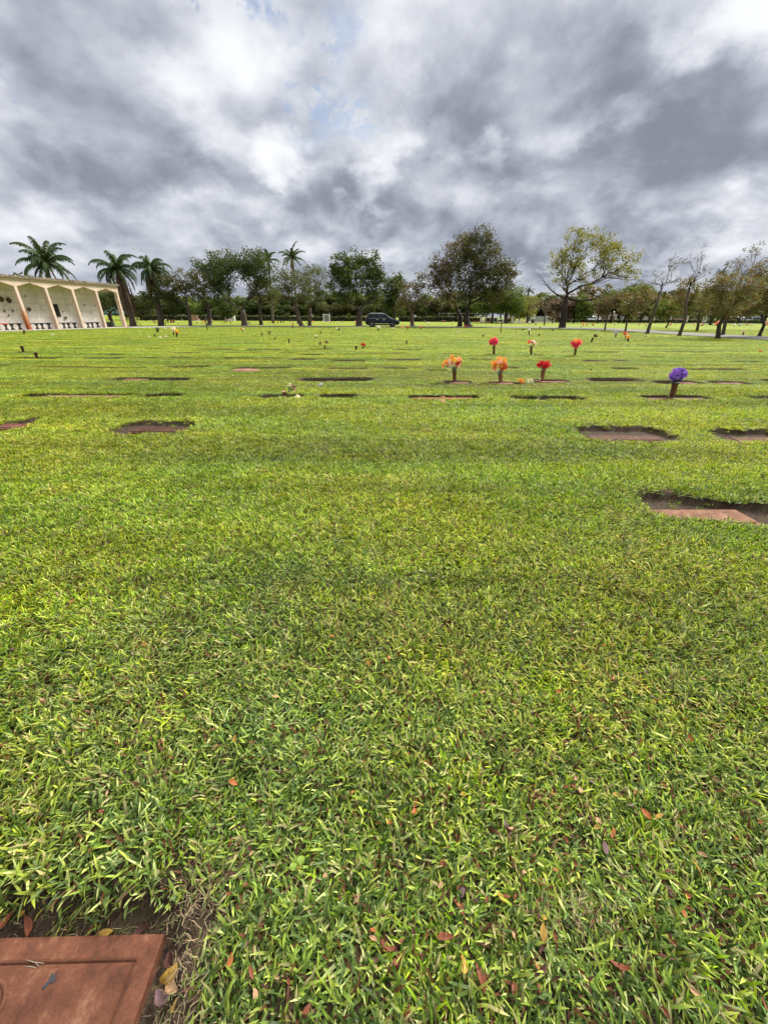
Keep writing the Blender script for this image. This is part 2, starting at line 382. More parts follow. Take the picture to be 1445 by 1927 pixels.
def build_ground():
    def seg(a, b, st): return list(np.arange(a, b, st))
    ys = [-400, -120, -60, -30, -15, -8, -4, -2, -1, -.5, -.2] + seg(0, 1.6, .01) + seg(1.6, 12, .027) + seg(12, 30, .055) + seg(30, 56, .12)
    q = 56.
    while q < 3200: ys.append(q); q += max(.5, (q - 50) * .07)
    ys = np.array(ys); nc = 420
    t = np.linspace(-1, 1, nc)
    W = 1.3 * np.abs(ys) + 2.0; W[ys > 70] *= 1.6
    X = t[None, :] * W[:, None]; Y = np.repeat(ys[:, None], nc, 1)
    x = X.ravel(); y = Y.ravel()
    z = height(x, y); sd, dep = pit_field(x, y)
    soil = 1 - sstep(-.012, .02, sd)
    # worn strip of bare soil beside the near marker
    bare = np.exp(-(((x + .475 + .12 * (y - .3)) / .055) ** 2)) * sstep(.62, .45, y) * .95
    soil = np.maximum(soil, bare)
    V = np.stack([x, y, z - .03 * bare], 1); nr = len(ys)
    i = np.arange(nr - 1)[:, None] * nc + np.arange(nc - 1)[None, :]; i = i.ravel()
    Q = np.stack([i, i + 1, i + nc + 1, i + nc], 1)
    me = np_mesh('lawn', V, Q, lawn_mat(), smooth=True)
    a = me.color_attributes.new('soil', 'FLOAT_COLOR', 'POINT')
    c = np.repeat(soil[:, None], 4, 1).astype(np.float32); a.data.foreach_set('color', c.ravel())
    o = link('ground', me); tag(o, 'wide green lawn with sunken brown marker pits in rows', 'lawn', kind='structure')
build_ground()

# ------------------------------------------------------------------ grass: tufts of real blades, instanced
def make_tuft(n, rad, lmin, lmax, wmin, wmax, rng, lean=(.35, 1.25), straw=.10, grey=False):
    V = []; Fc = []; C = []
    greens = [(.155, .245, .008), (.210, .31, .009), (.295, .385, .012), (.08, .14, .009), (.125, .205, .020), (.38, .43, .024), (.055, .10, .007), (.44, .47, .08)]
    if grey: greens = [(.130, .185, .024), (.180, .24, .030), (.25, .295, .036), (.064, .10, .015), (.13, .185, .048), (.33, .35, .06), (.040, .066, .009), (.44, .45, .15)]
    for k in range(n):
        a = rng.uniform(0, 6.283); r = rad * math.sqrt(rng.uniform()); p = np.array([r * math.cos(a), r * math.sin(a), -.004])
        L = rng.uniform(lmin, lmax); w = rng.uniform(wmin, wmax); th = rng.uniform(*lean); ph = rng.uniform(0, 6.283)
        if rng.uniform() < .75: ph = rng.normal(0.6, .75)
        d = np.array([math.cos(ph), math.sin(ph), 0.]); s = np.array([-d[1], d[0], 0.]); roll = rng.uniform(-.5, .5)
        s = s * math.cos(roll) + np.array([0, 0, 1.]) * math.sin(roll)
        u = rng.uniform()
        if u < straw: col = np.array([.33, .27, .11]) * rng.uniform(.7, 1.3)
        elif u < straw + .06: col = np.array([.12, .045, .02])
        else: col = np.array(greens[rng.integers(len(greens))]) * rng.uniform(.75, 1.25)
        i0 = len(V); q = p.copy(); sl = L / 3
        for j, ww in enumerate((.75, 1., .8)):
            V += [q - s * w / 2 * ww, q + s * w / 2 * ww]; C += [col * (.55 + .24 * j)] * 2  # shade of the gaps between blades put into the colour: dark roots
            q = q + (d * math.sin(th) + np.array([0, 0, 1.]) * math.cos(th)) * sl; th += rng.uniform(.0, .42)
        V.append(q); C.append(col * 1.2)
        Fc += [(i0, i0 + 1, i0 + 3, i0 + 2), (i0 + 2, i0 + 3, i0 + 5, i0 + 4), (i0 + 4, i0 + 5, i0 + 6)]
    mb = MB(); mb.add(np.array(V), Fc, np.array(C), True); return mb

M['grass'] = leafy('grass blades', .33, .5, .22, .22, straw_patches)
def build_grass():
    rng = np.random.default_rng(5)
    tc = bpy.data.collections.new('tuft library')
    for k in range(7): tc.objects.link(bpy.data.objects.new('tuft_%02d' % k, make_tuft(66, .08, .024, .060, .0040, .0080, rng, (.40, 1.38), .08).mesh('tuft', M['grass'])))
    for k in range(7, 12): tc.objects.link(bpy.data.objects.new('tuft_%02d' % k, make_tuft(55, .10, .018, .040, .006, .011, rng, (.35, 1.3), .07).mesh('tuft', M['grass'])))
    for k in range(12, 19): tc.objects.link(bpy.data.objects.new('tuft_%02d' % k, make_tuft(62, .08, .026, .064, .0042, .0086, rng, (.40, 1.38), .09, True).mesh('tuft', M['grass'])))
    pts = []; idx = []; scl = []
    def band(y0, y1, dens, ia, ib, s0):
        # points per square metre inside the fan the lens sees, with a margin for side steps
        W = 1.12 * y1 + 1.15; st = dens ** -.5
        gx, gy = np.meshgrid(np.arange(-W, W, st), np.arange(y0, y1, st)); x = gx.ravel(); y = gy.ravel()
        x = x + rng.uniform(-.55, .55, len(x)) * st; y = y + rng.uniform(-.55, .55, len(y)) * st; k = np.abs(x) < 1.12 * y + 1.15
        x = x[k]; y = y[k]; sd, dep = pit_field(x, y)
        bare = np.exp(-(((x + .475 + .12 * (y - .3)) / .05) ** 2)) * sstep(.60, .45, y)
        thin = (rng.uniform(size=len(x)) > bare * 1.15)
        wild = vnoise(x, y, 2.2, 21) * .22 + vnoise(x, y, 7, 22) * .12
        keep = ((sd > np.where(y > 9, .07, .008)) | ((sd > -.30) & (y < 9) & (rng.uniform(size=len(x)) < .05 + .45 * np.exp(-(np.minimum(sd, 0) / .035) ** 2)))) & thin
        x = x[keep]; y = y[keep]; sd = sd[keep]; wild = wild[keep]
        z = height(x, y)
        pts.append(np.stack([x, y, z], 1)); ii = rng.integers(ia, ib, len(x)); coarse = (ia == 0) & (rng.uniform(size=len(x)) < .92 * sstep(3.4, 1.0, np.hypot(x, y) + vnoise(x, y, 1.6, 41) * .9)); idx.append(np.where(coarse, ii + 12, ii))
        s = s0 * (1 + wild) * rng.uniform(.85, 1.15, len(x)); s[sd < 0.0] *= .62; scl.append(s)
    band(-.05, 1.2, 330, 0, 7, 1.0); band(1.2, 4, 300, 0, 7, 1.0); band(4, 9, 200, 0, 7, 1.0)
    band(9, 18, 90, 7, 12, .85); band(18, 34, 36, 7, 12, .95); band(34, 58, 12, 7, 12, 1.25)
    P = np.concatenate(pts); I = np.concatenate(idx); S = np.concatenate(scl)
    me = bpy.data.meshes.new('grass'); me.vertices.add(len(P)); me.vertices.foreach_set('co', P.astype(np.float32).ravel())
    a = me.attributes.new('pick', 'INT', 'POINT'); a.data.foreach_set('value', I.astype(np.int32))
    a = me.attributes.new('size', 'FLOAT', 'POINT'); a.data.foreach_set('value', S.astype(np.float32))
    a = me.attributes.new('turn', 'FLOAT_VECTOR', 'POINT')
    rot = np.stack([rng.normal(0, .10, len(P)), rng.normal(0, .10, len(P)), rng.uniform(0, 6.283, len(P))], 1)
    a.data.foreach_set('vector', rot.astype(np.float32).ravel())
    o = link('grass', me); tag(o, 'short coarse green turf blades with dry straw bits', 'grass', kind='stuff')
    ng = bpy.data.node_groups.new('scatter tufts', 'GeometryNodeTree')
    ng.interface.new_socket('Geometry', in_out='INPUT', socket_type='NodeSocketGeometry')
    ng.interface.new_socket('Geometry', in_out='OUTPUT', socket_type='NodeSocketGeometry')
    gi = ng.nodes.new('NodeGroupInput'); go = ng.nodes.new('NodeGroupOutput')
    iop = ng.nodes.new('GeometryNodeInstanceOnPoints'); ci = ng.nodes.new('GeometryNodeCollectionInfo')
    ci.inputs['Collection'].default_value = tc; ci.inputs['Separate Children'].default_value = True; ci.inputs['Reset Children'].default_value = True
    def na(nm, t):
        q = ng.nodes.new('GeometryNodeInputNamedAttribute'); q.data_type = t; q.inputs[0].default_value = nm
        return [s for s in q.outputs if s.enabled and s.name == 'Attribute'][0]
    L = ng.links.new
    L(gi.outputs[0], iop.inputs['Points']); L(ci.outputs[0], iop.inputs['Instance']); iop.inputs['Pick Instance'].default_value = True
    L(na('pick', 'INT'), iop.inputs['Instance Index']); L(na('turn', 'FLOAT_VECTOR'), iop.inputs['Rotation']); L(na('size', 'FLOAT'), iop.inputs['Scale'])
    L(iop.outputs[0], go.inputs[0])
    md = o.modifiers.new('tufts', 'NODES'); md.node_group = ng
    print('tufts', len(P))
build_grass()

# ------------------------------------------------------------------ road, kerb, paths
def strip(name, left, right, z, m, label, cat):
    V = [(p[0], p[1], z) for p in left] + [(p[0], p[1], z) for p in right]; n = len(left)
    mb = MB(); mb.add(np.array(V), [(i, i + 1, n + i + 1, n + i) for i in range(n - 1)]); o = mb.build(name, m); tag(o, label, cat, kind='structure'); return o
M['asphalt'] = mottled('asphalt', (.085, .075, .068), (.13, .118, .108), 2, .9, .2, .005, tint=False)
M['path'] = mottled('pale path', (.36, .33, .29), (.50, .47, .42), 2, .9, .2, .005, tint=False)
rn = [(p.x, p.y) for p in ROAD_NEAR] + [(12, 62.0), (-6, 61.6), (-22, 61.8), (-31, 60.2), (-38, 57.6)]
rf = [(p.x, p.y) for p in ROAD_FAR] + [(12, 66.6), (-6, 66.2), (-20, 66.4), (-31, 65.), (-38, 63.)]
strip('road', rn, rf, .045, M['asphalt'], 'narrow grey cemetery lane curving behind the trees', 'road')
strip('path', [(-32.2, 54.4), (-29.5, 57), (-26, 60), (-23.4, 61.6)], [(-36.5, 55.6), (-33, 58.6), (-29, 61), (-25.5, 62.3)], .035, M['path'], 'pale path leading from the mausoleum to the lane', 'path')
strip('car_park', [(30, 128), (60, 128), (130, 118)], [(30, 150), (60, 150), (130, 150)], .03, M['asphalt'], 'grey car park beyond the far lawn', 'car park')

# ------------------------------------------------------------------ flat bronze grave markers in their pits
def marker(cx, cy, w, d, rot, z, label, group=None, detail=False, tint=(1, 1, 1), bump_=False):
    e = empty('grave_marker', (cx, cy, z), label, 'grave marker', group, rot)
    mb = MB(); mb.box((-w / 2, -d / 2, -.03), (w / 2, d / 2, .012), col=tint, bev=.007)
    mb.build('base_slab', M['bronze'], e)
    b = .055 if detail else .04
    mb = MB(); mb.box((-w / 2 + b, -d / 2 + b, .0125), (w / 2 - b, d / 2 - b, .024), col=np.array(tint) * .85, bev=.010)
    if detail:
        for q0, q1 in (((-w / 2 + b - .012, -d / 2 + b - .012), (w / 2 - b + .012, -d / 2 + b - .004)), ((-w / 2 + b - .012, d / 2 - b + .004), (w / 2 - b + .012, d / 2 - b + .012)), ((w / 2 - b + .004, -d / 2 + b - .003), (w / 2 - b + .012, d / 2 - b + .003))):
            mb.box((q0[0], q0[1], .0122), (q1[0], q1[1], .0165), col=np.array(tint) * .7, bev=.003)
    p = mb.build('plaque', M['bronze'], e)
    if detail:
        mb = MB()
        for cxx, s, kk in ((w / 2 - .165, 1, 0), (.20 - .30, -1, 1)):
            r = []
            for a in np.linspace(0, 15.5, 60):
                r0 = .040 * (1 - a / 20); r.append((cxx + s * math.cos(a) * r0, -.045 + math.sin(a) * r0  , .0238))
            r += [(cxx + s * (.012 + .06 * t), -.05 + .035 * math.sin(t * 5)  , .0238) for t in np.linspace(.1, 1, 8)]
            mb = MB(); mb.tube(r, .0022, 4, np.array(tint) * .95); mb.build('scroll_ornament', M['bronze'], p)
        mb = MB(); prof = [(.052, .018), (.056, .024), (.052, .028), (.046, .026), (.044, .020)]
        mb.lathe(prof, 28, Matrix.Translation((-.065, .02, 0)), (.9, .95, .9))
        mb.lathe([(.0435, .018), (.0435, .019), (.01, .0195)], 24, Matrix.Translation((-.065, .02, 0)), (.35, .4, .3))
        mb.build('vase_ring', M['bronze'], e)
    return e
c0 = gnd(310, 1765, -.045)
NM = marker(c0.x - .305, c0.y - .150, .61, .30, R_(1.2), hz(-1.0, .28) + .028, 'large reddish bronze marker with raised plaque in the near left pit', detail=True)
mk = [  # px x0, x1, y(front), label
 (1232, 1408, 996, 'pale copper bronze marker in the pit at the right edge of the near lawn'),
 (245, 345, 816, 'small brown bronze marker in a pit at left, nearest after the edge one'),
 (-40, 58, 809, 'pinkish bronze marker cut by the left edge'),
 (1100, 1250, 829, 'soil covered brown marker in the wide pit left of the right edge'),
 (1375, 1500, 833, 'reddish brown marker at the right edge behind the copper one'),
 (774, 893, 753, 'bright orange bronze marker in front of the three vases of orange and red flowers'),
 (78, 232, 749, 'long pale pink bronze marker at left in the middle row'),
 (1212, 1330, 752, 'long thin brown marker under the purple flower vase'),
 (925, 968, 721, 'tan marker below the middle orange and red bouquet'),
 (1010, 1066, 717, 'rust brown marker below the deep red bouquet'),
 (848, 882, 721, 'tan marker below the left orange bouquet'),
 (1350, 1398, 722, 'reddish marker in the pit right of the purple flowers'),
 (1280, 1310, 722, 'dusty pink marker just behind the purple flowers'),
 (230, 275, 714, 'thin pinkish marker left of centre behind the small brown one'),
]
for i, (a, b_, y, lab) in enumerate(mk):
    g0, g1 = gnd(a, y), gnd(b_, y); w = (g1 - g0).length; c = (g0 + g1) / 2
    best = min(PITS, key=lambda p: (p[0] - c.x) ** 2 + (p[1] - c.y) ** 2)
    d = .30
    rot = math.atan2(g1.y - g0.y, g1.x - g0.x) if i == 0 else best[4]
    cy = (best[1] - best[3] * .1 if i < 5 else best[1] - best[3] + .17) if i else 2.83
    cx = c.x * (cy * .891 + .66) / (c.y * .891 + .66) if i else 2.64
    zz = turf(cx, cy) - (best[5] if i < 5 else .050)
    if i == 0: w = .80
    marker(cx, cy, min(w, best[2] * 1.9), d, rot, zz + (.034 if i not in (3, 4) else .018), lab, tint=[(1.6, 1.9, 1.9), (.55, .6, .55), (1.0, .95, 1.2), (.75, .8, .8), (.8, .8, .75), (1.7, 1.4, .8), (1.6, 1.9, 2.2), (1.1, 1.2, 1.3), (1.5, 1.7, 1.8), (1.3, 1.2, 1.1), (1.5, 1.7, 1.8), (1.3, 1.3, 1.5), (1.5, 1.6, 2), (1.5, 1.7, 2)][i])
# mound of red earth in the middle distance
g = gnd(464, 697); mb = MB()
n_ = 18; V = [(0, 0, .052)]
for r, zz in ((.16, .06), (.30, .035), (.42, -.03)):
    V += [(r * 1.25 * math.cos(a) * random.uniform(.85, 1.15), r * .7 * math.sin(a), zz * .7 * random.uniform(.8, 1.2)) for a in np.linspace(0, 2 * math.pi, n_, endpoint=False)]
Fc = [(0, 1 + i, 1 + (i + 1) % n_) for i in range(n_)]
for k in range(2): Fc += [(1 + k * n_ + i, 1 + (k + 1) * n_ + i, 1 + (k + 1) * n_ + (i + 1) % n_, 1 + k * n_ + (i + 1) % n_) for i in range(n_)]
mb.add(np.array(V), Fc, (1.5, 1.3, 1.3), True); o = mb.build('soil_mound', mottled('red soil', (.09, .045, .03), (.20, .11, .075), 9, .95, .8, .02))
o.location = (g.x, g.y, turf(g.x, g.y)); tag(o, 'low mound of reddish earth on the lawn left of centre', 'soil mound')

# ------------------------------------------------------------------ fallen leaves, twigs, seedling
LEAFCOL = {'rust': (.15, .045, .02), 'dark': (.06, .022, .016), 'orange': (.30, .10, .03), 'ochre': (.32, .19, .035), 'mauve': (.12, .07, .07), 'tan': (.36, .21, .11)}
def leaf_mesh(kind, k):
    rng = random.Random(k * 17 + len(kind)); L = 1.; W = rng.uniform(.36, .60); n = 9; V = []; C = []
    curl = rng.uniform(-1.6, 1.8); fold = rng.uniform(.1, .55); bend = rng.uniform(-.5, .5); base = np.array(LEAFCOL[kind]); tw = rng.uniform(-.5, .5)
    for i in range(n):
        t = i / (n - 1); w = W * .5 * math.sin(math.pi * min(1, t * .93 + .04)) ** .75 * (1 if t < .6 else 1 - (t - .6) * .35)
        z = curl * (t - .5) ** 2 * .5
        for s in (-1, -.5, 0, .5, 1):
            jag = rng.uniform(.9, 1.06) if abs(s) == 1 else 1
            V.append(((t - .5) * L, s * w * jag + bend * (t - .5) ** 2, z + abs(s) * w * fold + s * w * tw * (t - .5) + rng.uniform(-.03, .03)))
            C.append(base * (rng.uniform(.75, 1.2) if s else .75))
    Fc = [(i * 5 + j, i * 5 + j + 1, (i + 1) * 5 + j + 1, (i + 1) * 5 + j) for i in range(n - 1) for j in range(4)]
    mb = MB(); mb.add(np.array(V), Fc, np.array(C), True)
    mb.tube([(-.5, 0, curl * .12), (-.62, .02, curl * .12 + .02), (-.70, .05, .03)], .012, 4, base * .6)
    return mb.mesh('fallen_leaf', M['dry'])
LEAFM = {k: [leaf_mesh(k, j) for j in range(4)] for k in LEAFCOL}
LEAFLAB = {'rust': 'rust brown dry leaf lying among the near grass blades', 'dark': 'dark maroon dry leaf sunk in the grass', 'orange': 'bright orange dry leaf on the grass',
           'ochre': 'yellow ochre dry leaf on the grass', 'mauve': 'greyish mauve curled leaf on the grass', 'tan': 'pale tan curled leaf on the grass'}
def leaf(kind, x, y, L=None, label=None, z=None, ang=None, pitch=None, zoff=.020):
    p = gnd(x, y); o = link('fallen_leaf', random.choice(LEAFM[kind]))
    s = L or random.uniform(.015, .029)
    o.scale = (s, s, s); zz = hz(p.x, p.y) if z is None else z
    q = gnd(x, y, zz + zoff); o.location = (q.x, q.y, zz + zoff)
    o.rotation_euler = (random.gauss(0, .35) if pitch is None else pitch, random.gauss(0, .3), random.uniform(0, 6.28) if ang is None else ang)
    tag(o, label or LEAFLAB[kind], 'leaf', None if label else kind + ' fallen leaves in the grass')
    return o
special = [('tan', 518, 1311, 'tan leaf curled on edge left of centre, above the yellow one'), ('ochre', 694, 1247, 'small yellow leaf upright just left of centre of the lawn'),
 ('orange', 624, 1197, 'small orange leaf left of centre, far up the near grass'), ('rust', 835, 1762, 'long rust brown leaf, the lowest large one right of centre'),
 ('ochre', 871, 1818, 'oval ochre leaf near the bottom right of centre'), ('rust', 907, 1838, 'red brown leaf beside the oval ochre leaf'),
 ('orange', 780, 1530, 'peach orange leaf below the cluster at the middle'), ('dark', 735, 1494, 'dark red leaf in the cluster at the middle'),
 ('tan', 1092, 1487, 'pale upright tan leaf on the right half of the grass'), ('orange', 1217, 1532, 'glossy orange brown leaf beside a mauve one at right'),
 ('mauve', 1187, 1515, 'broad mauve leaf left of the glossy orange brown one'), ('orange', 1153, 1567, 'small bright orange leaf below the mauve one at right'),
 ('ochre', 1315, 1637, 'long ochre leaf at the right, largest yellow leaf there'), ('ochre', 1022, 1755, 'slim ochre leaf at the lower right of centre'),
 ('orange', 438, 1473, 'vivid orange leaf at left in the darker grass'), ('ochre', 442, 1391, 'yellow leaf above the vivid orange one at left'),
 ('rust', 1168, 1820, 'rust leaf near the lower right corner'), ('mauve', 1138, 1595, 'rounded mauve leaf on the right, below the orange pair'),
 ('dark', 775, 1392, 'flat crimson leaf right of centre, far up the near grass'), ('orange', 1052, 1300, 'orange leaf in the upper right of the near grass'),
 ('orange', 135, 1132, 'orange speck of a leaf far up the left side'), ('ochre', 1240, 1535, 'thin yellow leaf beside the glossy orange brown one')]
for kd, x, y, lab in special: leaf(kd, x, y, random.uniform(.030, .040) * (1.25 if y > 1600 else .95), lab, zoff=.028)
kinds = ['rust'] * 10 + ['dark'] * 8 + ['orange'] * 3 + ['ochre'] * 2 + ['mauve'] * 2 + ['tan'] * 3
CL = [(random.uniform(0, 1445), random.uniform(1150, 1850)) for _ in range(26)]
for k in range(320):
    y = 1010 + 900 * random.random() ** .75; x = random.uniform(0, 1445)
    if random.random() < .45:
        cl = random.choice(CL); x = random.gauss(cl[0], 28); y = random.gauss(cl[1], 22)
    elif random.random() < .3: x = random.gauss(1100, 200); y = random.gauss(1480, 110)
    if x < 0 or (x < 420 and y > 1560) or x > 1445 or y > 1925: continue
    leaf(random.choice(kinds), x, y)
pz = NEARPITS[1]; fl = turf(-1, .4) - pz[5]
for kd, x, y, L, lab in [('ochre', 40, 1722, .036, 'ochre leaf standing at the back edge of the near marker'), ('rust', 55, 1742, .05, 'crumpled red brown leaf by the near marker, leftmost'),
  ('dark', 262, 1752, .042, 'dark red folded leaf at the back edge of the near marker'), ('ochre', 195, 1757, .045, 'flat olive yellow leaf lying along the near marker edge'),
  ('rust', 175, 1748, .04, 'brown leaf tucked behind the near marker'), ('ochre', 318, 1838, .05, 'golden leaf at the right corner of the near marker'),
  ('tan', 322, 1856, .046, 'tan leaf under the golden one by the near marker'), ('ochre', 338, 1885, .042, 'slim yellow leaf on the soil right of the near marker'),
  ('mauve', 305, 1880, .05, 'purple brown leaf against the right side of the near marker'), ('dark', 318, 1808, .042, 'maroon leaf wedged at the upper right of the near marker'),
  ('rust', 10, 1735, .045, 'rust leaf at the left edge behind the near marker'), ('dark', 300, 1766, .03, 'small dark red leaf at the near marker corner'),
  ('rust', 360, 1665, .035, 'rust leaf in the dry straw gap beside the pit'), ('rust', 352, 1650, .03, 'thin rust leaf higher in the dry straw gap')]:
    onr = y > 1800 or x > 290
    leaf(kd, x, y, L, lab, z=fl if x < 300 else fl + .012, zoff=.014)
# twigs on the near marker, dark leaf scrap, seedling with round leaves
zt = NM.location.z + .017
for j, (pts, lab) in enumerate([([(48, 1806), (66, 1811), (84, 1813)], 'greyish forked twig on the near marker'), ([(47, 1820), (58, 1819), (68, 1821)], 'short pale twig stub below the forked one')]):
    mb = MB(); P = [gnd(x, y, zt) for x, y in pts]; mb.tube(P, [.0008, .0012, .0006], 5, (.20, .165, .12))
    if j == 0: mb.tube([P[1], gnd(74, 1818, zt)], .0008, 5, (.20, .165, .12))
    tag(mb.build('twig', M['plain']), lab, 'twig')
mb = MB(); q = gnd(97, 1845, zt + .008)
star = [(.011, .004), (.004, .005), (.006, .016), (-.001, .008), (-.008, .013), (-.006, .001), (-.014, -.012), (-.006, -.014), (.001, -.004), (.008, -.003)]
mb.add([(q.x + a, q.y + b_, q.z + .001) for a, b_ in star] + [(q.x + a, q.y + b_, q.z - .0015) for a, b_ in star], [tuple(range(10)), tuple(range(19, 9, -1))] + [(i, 10 + i, 10 + (i + 1) % 10, (i + 1) % 10) for i in range(10)], (.02, .02, .024))
tag(mb.build('leaf_scrap', M['plain']), 'black torn leaf scrap on the plaque of the near marker', 'leaf scrap')
e = None; q = gnd(563, 1640); h0 = hz(q.x, q.y); e = empty('seedling', (q.x, q.y, h0), 'seedling with two round bright green leaves in the near grass', 'seedling')
for dx, dy, r in ((-.010, -.006, .010), (.009, .009, .011)):
    mb = MB(); V = [(dx, dy, .052)] + [(dx + r * math.cos(a), dy + r * math.sin(a), .050 + .004 * math.cos(2 * a)) for a in np.linspace(0, 2 * math.pi, 16, endpoint=False)]
    mb.add(V, [(0, 1 + i, 1 + (i + 1) % 16) for i in range(16)], (.15, .22, .02), True); mb.build('leaf', M['greens'], e)
mb = MB(); mb.tube([(0, 0, 0), (-.004, -.002, .03), (-.012, -.006, .049)], .0015, 5, (.16, .3, .05)); mb.tube([(0, 0, 0), (.004, .003, .03), (.010, .010, .049)], .0015, 5, (.16, .3, .05)); mb.build('stem', M['greens'], e)

# straw litter round the near pit and bare strip: thin dry stems, nobody could count them
mb = MB(); rr = random.Random(3)
for k in range(1500):
    u = rr.random()
    if u < .45: y = rr.uniform(.05, .58); x = -.475 + rr.gauss(0, .045) - .12 * (y - .3)
    elif u < .80: x = rr.uniform(-1.5, -.5); y = rr.uniform(.385, .50)
    elif u < .88: x = rr.gauss(-.43, .04); y = rr.gauss(.54, .04)
    else: q = gnd(rr.gauss(1090, 45), rr.gauss(1720, 30)); x, y = q.x, q.y
    if abs(x + .87) < .31 and abs(y - .24) < .16: continue
    z = hz(x, y) + .004 + rr.random() * (.012 if u < .88 else .02); a = rr.uniform(0, 6.28); L = rr.uniform(.005, .024)
    if u > .88: z += .008
    w0 = rr.uniform(.0003, .0009); c = np.array((.34, .26, .14)) * rr.uniform(.3, 1.2)
    if rr.random() < .45: c = np.array((.13, .085, .05)) * rr.uniform(.5, 1.3)
    if rr.random() < .15: c = np.array((.14, .19, .05))
    p = Vector((x, y, z)); el = rr.uniform(-.2, .4); P = [p]
    for j in range(3): P.append(P[-1] + Vector((math.cos(a) * math.cos(el), math.sin(a) * math.cos(el), math.sin(el))) * L * .6); a += rr.gauss(0, .45); el -= .2
    V = []
    for j, pp in enumerate(P):
        w = Vector((-math.sin(a), math.cos(a), .2)) * w0 * (1 if j < 3 else .3); V += [pp - w, pp + w]
    mb.add(V, [(0, 1, 3, 2), (2, 3, 5, 4), (4, 5, 7, 6)], c)
tag(mb.build('straw_litter', M['dry']), 'dry straw and clippings round the near pit', 'straw', kind='stuff')

# ------------------------------------------------------------------ bouquets and bronze vases
def blossom_mesh(c_in, c_out, style, seed=0):
    """unit radius flower facing +z"""
    rng = random.Random(seed); mb = MB(); rings = {'lily': [(6, 1., .75, .30)], 'full': [(7, 1., .25, .5), (6, .72, .55, .5), (5, .42, .8, .5)], 'star': [(5, 1., .45, .42)], 'poin': [(6, 1., .12, .42), (5, .6, .35, .40)]}[style]
    for (n, L, up, wd) in rings:
        for k in range(n):
            a = 2 * math.pi * k / n + rng.uniform(-.15, .15) + up; V = []; C = []
            for i, t in enumerate((0, .35, .7, 1.)):
                w = wd * L * (.25, .9, .95, .12 if style in ('lily', 'poin') else .55)[i] * .55
                r = L * t * math.cos(up * (1 - .4 * t)); z = L * (t * math.sin(up) - (.22 * t * t if style != 'full' else .05))
                for s in (-1, 0, 1):
                    V.append((r * math.cos(a) - s * w * math.sin(a), r * math.sin(a) + s * w * math.cos(a), z + (abs(s) * .1 * L if i in (1, 2) else 0)))
                    f = t ** 1.3; C.append((1 - f) * np.array(c_in) + f * np.array(c_out) * rng.uniform(.88, 1.08))
            Fc = [(i * 3 + j, i * 3 + j + 1, (i + 1) * 3 + j + 1, (i + 1) * 3 + j) for i in range(3) for j in range(2)]
            mb.add(np.array(V), Fc, np.array(C), True)
    mb.lathe([(.02, 0), (.10, .06), (.08, .2), (.01, .24)], 6, None, np.array(c_in) * .7 + .05)
    return mb.mesh('blossom', M['petal'])
FC = {'purple': ((.06, .015, .26), (.34, .15, .72)), 'orange': ((.70, .17, .03), (.90, .42, .10)), 'red': ((.30, .006, .008), (.70, .02, .02)), 'coral': ((.62, .05, .03), (.85, .17, .08)),
      'pink': ((.60, .02, .06), (.85, .06, .14)), 'blush': ((.75, .25, .18), (.88, .62, .52)), 'white': ((.62, .58, .35), (.84, .83, .76)), 'cream': ((.6, .5, .25), (.82, .76, .58)),
      'yellow': ((.75, .35, .01), (.88, .55, .02)), 'lilac': ((.25, .2, .5), (.55, .5, .8)), 'wilt': ((.10, .055, .03), (.24, .14, .08)), 'green': ((.02, .05, .02), (.05, .10, .04))}
BM = {}
def bm_(c, st):
    if (c, st) not in BM: BM[(c, st)] = blossom_mesh(*FC[c], st, len(BM))
    return BM[(c, st)]
def leaves_mesh(R, n, seed, col=(.02, .055, .025)):
    rng = random.Random(seed); mb = MB()
    for k in range(n):
        a = rng.uniform(0, 6.28); el = rng.uniform(-.1, 1.1); L = R * rng.uniform(.6, 1.05); w = L * .16
        d = Vector((math.cos(a) * math.cos(el), math.sin(a) * math.cos(el), math.sin(el))); s = Vector((-math.sin(a), math.cos(a), 0)) * w
        p0 = d * R * .12; p1 = d * L * .55 + Vector((0, 0, .03 * R)); p2 = d * L - Vector((0, 0, .15 * R))
        mb.add([p0, p1 - s, p2, p1 + s, p1 + Vector((0, 0, w * .3))], [(0, 1, 4), (1, 2, 4), (2, 3, 4), (3, 0, 4)], np.array(col) * rng.uniform(.7, 1.8), True)
    return mb.mesh('leaves', M['greens'])
